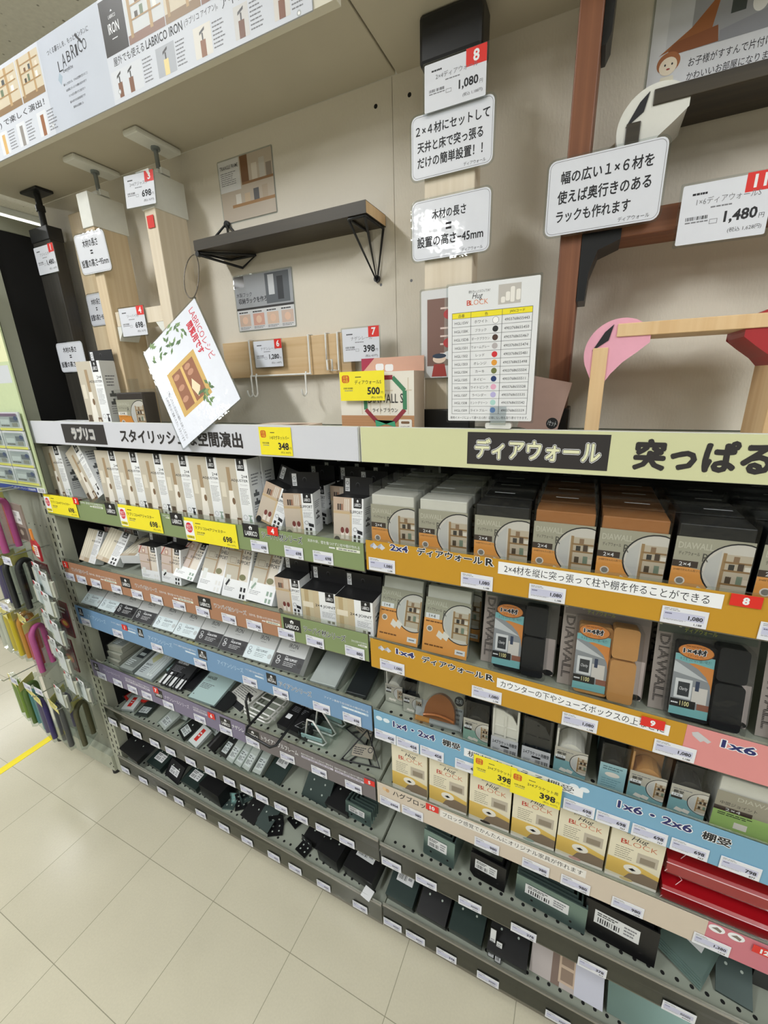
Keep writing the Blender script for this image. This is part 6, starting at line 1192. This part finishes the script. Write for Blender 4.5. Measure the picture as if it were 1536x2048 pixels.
put('L6', ('B', .085, .080, .024, 'd', True), -.825, .030, 10, 0, -4, 'front dark steel plate with a label left of the black box bracket'); put('L6', ('B', .085, .075, .024, 'z', True), -.815, .135, 14, 0, -4, 'rear zinc plate with a label left of the black box bracket')
put('L6', ('B', .105, .15, .060, 'b', False), -.712, .028, 4, 0, -4, 'black box bracket, widest in the middle of the lowest left shelf')
for i, (x, y, rz, m, kd) in enumerate(((-.635, .030, 20, 'z', 'L'), (-.618, .075, -30, 'z', 'U'), (-.590, .050, 40, 'b', 'L'), (-.645, .110, 0, 'd', 'P'), (-.600, .125, 12, 'z', 'L'))): put('L6', (kd, .042, .045, .028, m, False), x, y, 0, 0, rz, '%s loose small %s angle piece right of the black box bracket' % (ORD[i], MN[m]), 0, 'loose small angle pieces')
put('L6', ('L', .070, .13, .04, 'b', False), -.545, .030, 14, 0, -8, 'black angle with bright holes right of the loose small pieces'); put('L6', ('V', .066, .12, .055, 'd', False), -.480, .028, 0, 0, -8, 'dark sloping plate with a single bright hole on the lowest shelf')
for i, (x, y, rz) in enumerate(((-.420, .030, 30), (-.395, .085, -20), (-.360, .125, 12))): put('L6', ('L', .050, .042, .040, 'b', False), x, y, 0, 0, rz, '%s small black angle lying open on the bare part of the lowest shelf' % ORD[i], 0, 'small black angles on the bare shelf')
put('L6', ('L', .095, .12, .045, 'b', False), -.285, .055, 12, 0, -6, 'black angle plate with four bright holes on the lowest shelf'); put('L6', ('L', .045, .035, .032, 'b', False), -.310, .020, 0, 0, -12, 'small black angle in front of the black plate with four holes')
put('L6', ('B', .078, .13, .055, 'b', False), -.205, .030, 6, 0, -6, 'tall black box bracket left of the labelled one'); put('L6', ('B', .105, .14, .050, 'b', True), -.095, .030, 8, 0, -5, 'black box bracket with a long white label, right end of the lowest left shelf')
tag(MB().box(-.016, .016, 0, .028, 0, .0008, LBL).build('loose_tag', None, (-.052, -.012, top('L6', -.05) + .0035), rad(8, 0, -10)), 'small white tag lying on the rail below the labelled black box bracket', 'tag')
def nest(key):
    """angle standing on edge: a leg along the shelf and a leg running back"""
    w, h, leg, mat, flip, lab = key; m = {'z': ZINC, 'b': BPL, 'd': DKZ}[mat]; th = .0035
    t = thing('angle_plate', '', 'bracket'); r = .012 if mat == 'b' else .004
    mb = MB().prism([(r, 0), (w, 0), (w, h), (0, h), (0, r)], (0, 0, 0), (1, 0, 0), (0, 0, 1), th, m)
    x0 = 0 if flip else w - th
    mb.box(x0, x0 + th, th, leg, 0, h, m); f = Face(mb, (0, 0, 0), (1, 0, 0), (0, 0, 1))
    for q in (.25, .8): f.ell(w * q, h * .22, .003, .003, SLOT, 10)
    mb.build('plate', t)
    if lab: sticker(t, (w * .14, -.0008, h * .42), (1, 0, 0), (0, 0, 1), w * .62, h * .38)
    return t
ng = Goods(nest)
def nested(k, x, y, w, h, leg, mat, n, lb, flip=False, rz=-4, rx=-7):
    for i in range(n):
        a = .0095 * i; W_ = w - a if not flip else w - a
        ng((round(W_, 4), h - .0025 * i, round(leg - a, 4), mat, flip, i == 0), (x if not flip else x + a, y + a * 1.15, B(k, x)), rad(rx, 0, rz), (lb if i == 0 else '%s angle nested behind the %s' % (ORD[i], lb)), 'nested angles: ' + lb)
nested('L5', -.125, .030, .085, .05, .10, 'z', 5, 'zinc angles at the right end', True, -3, -6)
nested('R5', .115, .030, .085, .078, .11, 'z', 3, 'zinc angle with a label, left end'); nested('R5', .240, .032, .088, .070, .12, 'b', 2, 'black angle with a label, left of two')
nested('R5', .352, .030, .155, .070, .12, 'z', 5, 'wide zinc angle with a label'); nested('R5', .502, .030, .140, .092, .12, 'b', 2, 'wide black angle with a label, right of two')
for i in range(5): put('R5', ('P', .085, .13, .01, 'z', i == 4), .690, .050 + .002 * i, 22, 6, -30, '%s of five zinc strips stacked aslant right of the wide black angle' % ORD[i], 0.0056 * i, 'stacked zinc strips')
put('R5', ('V', .06, .13, .07, 'd', False), .785, .040, 0, 0, -8, 'dark steel plate standing aslant near the right edge of the fifth right shelf'); put('R5', ('B', .12, .20, .07, 'b', False), .885, .09, 0, 0, 0, 'black block in the dark at the right edge of the fifth right shelf')
put('R6', ('B', .085, .14, .040, 'd', True), .045, .026, 16, 0, -2, 'dark green glossy plate pack with a label at the seam, lowest right shelf'); put('R6', ('B', .085, .14, .040, 'b', False), .142, .026, 18, 0, -2, 'black plate with three bright holes on the lowest right shelf')
put('R6', ('B', .090, .15, .040, 'd', False), .238, .026, 16, 0, -2, 'dark green plate right of the black plate with bright holes'); put('R6', ('B', .100, .15, .042, 'b', False), .347, .026, 18, 0, -2, 'black plate beside two upright white labels on the lowest right shelf')
for i, (x, y) in enumerate(((.308, .024), (.326, .020))):
    t = thing('label_strip', ('left', 'right')[i] + ' white printed strip standing on the left part of the black plate pack', 'label', (x, y, B('R6', x) + .0466 if False else B('R6', x)), rad(-14, 0, -2)); mb = MB().box(-.008, .008, -.003, -.001, 0, .062 if i else .085, BPL); f = Face(mb, (-.008, -.003, 0), (1, 0, 0), (0, 0, 1)); f.rect(.001, .002, .015, .060 if i else .082, LBL); f.code(.003, .008, .013, .035, INK, 6); f.bars(.003, .04, .013, .056, 3, GREYTX); mb.build('strip', t); settle(t, B('R6', x))
t = thing('photo_pack', 'pack with a pale room photo of a wooden shelf on the lowest right shelf', 'pack', (.487, .028, 0), rad(-52, 0, -2))
w, h = .168, .118; mb = MB().box(-w / 2, w / 2, 0, .02, 0, h, paint('#a59c98', .45)); f = Face(mb, (-w / 2, 0, 0), (1, 0, 0), (0, 0, 1)); f.rect(0, 0, w * .48, h, C('#a9a09c')); f.rect(w * .30, 0, w * .42, h * .9, C('#6e5a4e')); f.rect(w * .40, h * .08, w * .62, h * .86, C('#b59f88')); f.rect(w * .62, 0, w, h, C('#b9bac6'))
for k in range(3): f.rect(w * .43, h * (.12 + .25 * k), w * .60, h * (.32 + .25 * k), C('#7f6a58'))
f.rect(w * .05, h * .78, w * .22, h * .93, C('#c0b9b6')); f.bars(w * .07, h * .8, w * .2, h * .9, 3, GREYTX); mb.build('pack', t); settle(t, B('R6', .48))
t = thing('photo_pack', 'clear steel plate pack with a dark photo insert at the right, lowest right shelf', 'pack', (.665, .028, 0), rad(-48, 0, -2)); mb = MB().box(-.085, .085, 0, .02, 0, .11, ZINC); f = Face(mb, (-.085, 0, 0), (1, 0, 0), (0, 0, 1)); f.rect(.0, .075, .06, .108, C('#2a2825')); f.rect(.008, .08, .02, .105, C('#6f6a60')); f.rect(.03, .085, .05, .1, C('#9b968c')); mb.build('pack', t); MB().box(-.087, .087, -.003, .021, 0, .112, TINT).build('clear_wrap', t); settle(t, B('R6', .66))
put('R6', ('B', .12, .15, .04, 'b', False), .83, .03, 14, 0, -2, 'black plate at the right edge of the lowest right shelf')
# ------------------------------------------------------------------ the hanging packs at the far left
HEADY = paint('#d8cf7a', .45, 0, 0, .06); GUARD = {'pink': '#b8508e', 'orange': '#d8682c', 'purple': '#40326f', 'black': '#232326', 'white': '#cfcfc2', 'yellow': '#d8bf2c', 'amber': '#c98a2a', 'red': '#d8502a', 'green': '#7f9a3a', 'moss': '#55702a', 'teal': '#5f98a0', 'grey': '#4d4d50', 'olive': '#4f4a2c'}
def guard(key):
    col, thin = key; m = paint(GUARD[col], .5, 0, 0, .06, 20); r = .0095; k = 1.0
    t = thing('edge_guard', '', 'hanging pack'); R = .030 * k
    MB().tube([(-R, 0, -.200), (-R, 0, -.06)] + [(-R * math.cos(a), 0, -.06 + R * math.sin(a)) for a in [math.pi * i / 10 for i in range(1, 10)]] + [(R, 0, -.06), (R, 0, -.200)], r, m, 8).build('foam_guard', t)
    w = R + .012
    mb = MB().box(-w, w, -.0098, -.0092, -.036, 0, HEADY); f = Face(mb, (-w, -.0098, -.036), (1, 0, 0), (0, 0, 1)); f.bars(.006, .012, 2 * w - .006, .028, 3, C('#8a8342'), .4); f.ell(w, .030, .003, .003, SLOT, 10); mb.build('header_card', t)
    MB().box(-w, w, -.0096, .0096, -.212, -.004, FILM).build('clear_bag', t)
    return t
gd = Kit(guard)
HK = paint('#b9bdb8', .3, .7)
def peg(x, z, L=.11):
    m = MB().tube([(x, .029, z), (x, -L, z + .004), (x, -L - .006, z + .014)], .0022, HK, 6); tag(m.build('peg_hook'), 'wire peg holding packs at the far left, ' + PEGN.pop(0), 'hook', 'wire pegs at the far left')
PEGN = ['upper row, left', 'upper row, right', 'second row, left', 'second row, right', 'third row, far left', 'third row, middle', 'third row, right', 'lowest row, far left', 'lowest row, middle', 'lowest row, right', 'spare', 'spare two']
ROWS = [('upper', 1.270, [(-1.345, 'orange', 1, -.07), (-1.298, 'pink', 1, -.085)]), ('second', 1.045, [(-1.450, 'purple', 0, -.080), (-1.372, 'black', 1, -.075), (-1.325, 'black', 1, -.06)]),
        ('third', .800, [(-1.610, 'white', 0, -.075), (-1.520, 'yellow', 0, -.080), (-1.460, 'amber', 1, -.055), (-1.385, 'red', 0, -.080), (-1.315, 'pink', 1, -.085)]),
        ('lowest', .440, [(-1.670, 'green', 0, -.075), (-1.595, 'moss', 1, -.060), (-1.530, 'teal', 0, -.080), (-1.440, 'purple', 0, -.095), (-1.385, 'purple', 1, -.050), (-1.335, 'grey', 0, -.090), (-1.275, 'olive', 1, -.045)])]
for nm, z, items in ROWS:
    cnt = {}
    for x, c, thin, y in items:
        cnt[c] = cnt.get(c, 0) + 1
        gd((c, 0), (x, y, z), rad(0, 0, -58 if thin else -8), '%s%s foam edge guard pack hanging in the %s row at the far left' % ('second ' if cnt[c] > 1 else '', c, nm), 'foam edge guards in the %s row' % nm)
    for x in ([items[0][0], items[-1][0]] if nm in ('upper', 'second') else [items[0][0], items[len(items) // 2][0], items[-1][0]]): peg(x, z - .006)
for i, (x, z) in enumerate(((-1.43, .860), (-1.37, 1.075), (-1.30, 1.060), (-1.57, .500), (-1.47, .505), (-1.39, .510))): labels((None, None, .052), (x, -.118, z), (0, 0, 0), ORD[i] + ' small price label on the pegs at the far left', 'price labels on the pegs')
def ribbed(key):
    t = thing('joint_pack', '', 'hanging pack'); m = paint('#dcd9cc', .5, 0, 0, .05, 30); p = []
    for i in range(9): p += [(-.052 + .013 * i, .010 if i % 2 else 0)]
    q = p + [(a, b + .0016) for a, b in p[::-1]]
    MB().prism(q[::-1], (0, 0, -.016), (1, 0, 0), (0, 1, 0), .058, m).build('ribbed_strip', t)
    mb = MB().box(-.030, .030, -.002, -.001, -.070, .012, CARD); f = Face(mb, (-.030, -.002, -.048), (1, 0, 0), (0, 0, 1)); f.rect(0, .046, .014, .060, C('#b8303c')); f.bars(.008, .030, .05, .044, 3, INK, .4); f.ell(.040, .052, .006, .005, C('#5a5d60')); mb.build('card', t)
    m2 = MB().box(-.055, .055, -.003, .013, -.078, .004, FILM); m2.build('clear_bag', t)
    return t
rb = Kit(ribbed)
for i, (x, z, y) in enumerate(((-1.205, 1.020, -.075), (-1.150, 1.000, -.085), (-1.222, .950, -.080), (-1.165, .925, -.090), (-1.225, .840, -.080), (-1.165, .815, -.090), (-1.225, .735, -.085), (-1.170, .705, -.095), (-1.270, .520, -.095), (-1.190, .600, -.085), (-1.130, .585, -.080))):
    rb(0, (x, y, z), rad(0, 0, -8), ORD[i] + ' white ribbed strip pack from the top, hanging down beside the slotted post', 'white ribbed strip packs')
for i, (x, z) in enumerate(((-1.285, 1.00), (-1.275, .70), (-1.235, .86))):
    t = thing('maroon_pack', ('upper', 'lower', 'middle')[i] + ' dark maroon pack behind the white ribbed strips at the far left', 'hanging pack', (x, -.030, z), rad(0, 0, -4), 'dark maroon packs'); mb = MB().box(-.045, .045, 0, .004, -.14, 0, paint('#5a1a20', .45)); f = Face(mb, (-.045, 0, -.14), (1, 0, 0), (0, 0, 1)); f.ell(.045, .05, .03, .018, C('#b8352a')); f.ell(.045, .05, .018, .010, C('#e0b23a')); f.bars(.01, .09, .08, .12, 2, C('#cfc8c4')); mb.build('card', t); MB().box(-.047, .047, -.006, 0, -.12, -.02, FILM).build('clear_blister', t)
t = thing('photo_card', 'white price card on a brown photo pack under the blue bar, far left', 'card', (-1.255, -.060, 1.225), rad(0, 0, -6)); mb = MB().box(-.045, .035, 0, .004, -.13, 0, paint('#8d8078', .5)); f = Face(mb, (-.045, 0, -.13), (1, 0, 0), (0, 0, 1)); f.rect(.0, .06, .055, .105, C('#e2e3e2')); f.text('598', .03, .070, .05, .080, INK, bold=.02, fit=True); f.bars(.006, .085, .035, .100, 3, GREYTX); f.rect(.01, .005, .07, .05, C('#5f524a')); f.ell(.03, .03, .014, .010, C('#a69a8c')); mb.build('pack', t)
t = thing('red_pack', 'red pack with an orange handle hanging beside the slotted post', 'hanging pack', (-1.190, -.070, 1.115), rad(0, 0, -6)); mb = MB().prism([(-.030, -.05), (.024, -.075), (.028, -.02), (0, .0), (-.022, -.006)], (0, 0, 0), (1, 0, 0), (0, 0, 1), .006, paint('#a8202c', .4)); f = Face(mb, (-.030, 0, -.075), (1, 0, 0), (0, 0, 1)); f.rect(.022, .015, .052, .055, C('#e2e0dc')); f.ell(.016, .04, .008, .009, C('#e0a030')); f.bars(.026, .02, .048, .05, 4, C('#a8202c'), .5); mb.build('pack', t); MB().box(-.006, .006, 0, .004, -.004, .035, paint('#e08a3c', .4)).build('handle', t)
t = thing('display_board', 'pale green hanging board with a blue foot bar, covered with clip packs, far left', 'board', (-1.37, -.016, 1.258)); mb = MB().box(-.23, .222, 0, .004, 0, .62, paint('#c3d0a6', .5)); f = Face(mb, (-.23, 0, 0), (1, 0, 0), (0, 0, 1)); f.rect(0, 0, .452, .015, C('#27408a')); f.text('キッチンラックシリーズ取扱説明', .25, .0035, .395, .0115, WHITE, fit=True); f.rect(.405, .0, .45, .016, WHITE); f.code(.41, .002, .445, .014, INK, 12); f.rect(0, .40, .452, .62, C('#dfe0b4')); f.rect(0, .50, .43, .62, C('#27408a')); f.ell(.41, .45, .02, .02, C('#b0567a')); f.rect(.36, .34, .44, .39, C('#c9cdd2')); mb.build('board', t)
tag(MB().tube([(-1.40, .03, 1.86), (-1.40, -.01, 1.86), (-1.40, -.018, 1.868)], .003, HK, 6).build('peg_hook'), 'wire peg carrying the pale green board at the far left', 'hook')
def clip_pack(key):
    t = thing('clip_pack', '', 'hanging pack'); w, h = .128, .056; mb = MB().box(0, w, -.004, 0, 0, h, paint('#cdd0d4', .4, 0, .5)); f = Face(mb, (0, -.004, 0), (1, 0, 0), (0, 0, 1)); f.rect(0, 0, w, h * .14, C('#cfcf6a')); f.rect(w * .1, h * .75, w * .9, h * .92, C('#8a6a8c') if key else C('#b9bdc2')); f.rect(w * .55, h * .45, w * .92, h * .72, C('#6d7480')); f.rect(w * .1, h * .35, w * .5, h * .6, C('#eceef0')); f.ell(w * .82, h * .66, w * .09, h * .12, C('#3c4f86')); f.bars(w * .1, h * .2, w * .5, h * .32, 1, C('#55504a'), .6); f.rect(w * .6, h * .2, w * .86, h * .42, C('#a39f94')); mb.build('card', t)
    MB().rbox(.006, w - .006, -.010, -.0042, .010, h - .006, FILM, .006).build('clear_blister', t)
    return t
cp = Kit(clip_pack)
for r_ in range(4):
    for c_ in range(3): cp(int(r_ == 3), (-1.286 - .134 * c_, -.019 - .001 * r_, 1.284 + .058 * r_), (0, 0, 0), '%s clip pack from the bottom in the %s column of the pale green board' % (ORD[r_], ('right', 'middle', 'left')[c_]), 'clip packs on the pale green board')
t = thing('shoe', 'dark shoe sole edge at the left border of the picture, on the floor', 'shoe', (-3.13, .30, 0), rad(0, 0, 60)); MB().prism([(0, 0), (.26, 0), (.28, .03), (.25, .06), (.12, .09), (.02, .10), (0, .05)], (0, -.045, 0), (1, 0, 0), (0, 0, 1), .09, paint('#1a1b1d', .6)).build('upper', t, bevel=.012); MB().box(-.004, .285, -.05, .05, 0, .016, paint('#9a9a96', .6)).build('sole', t, bevel=.005)
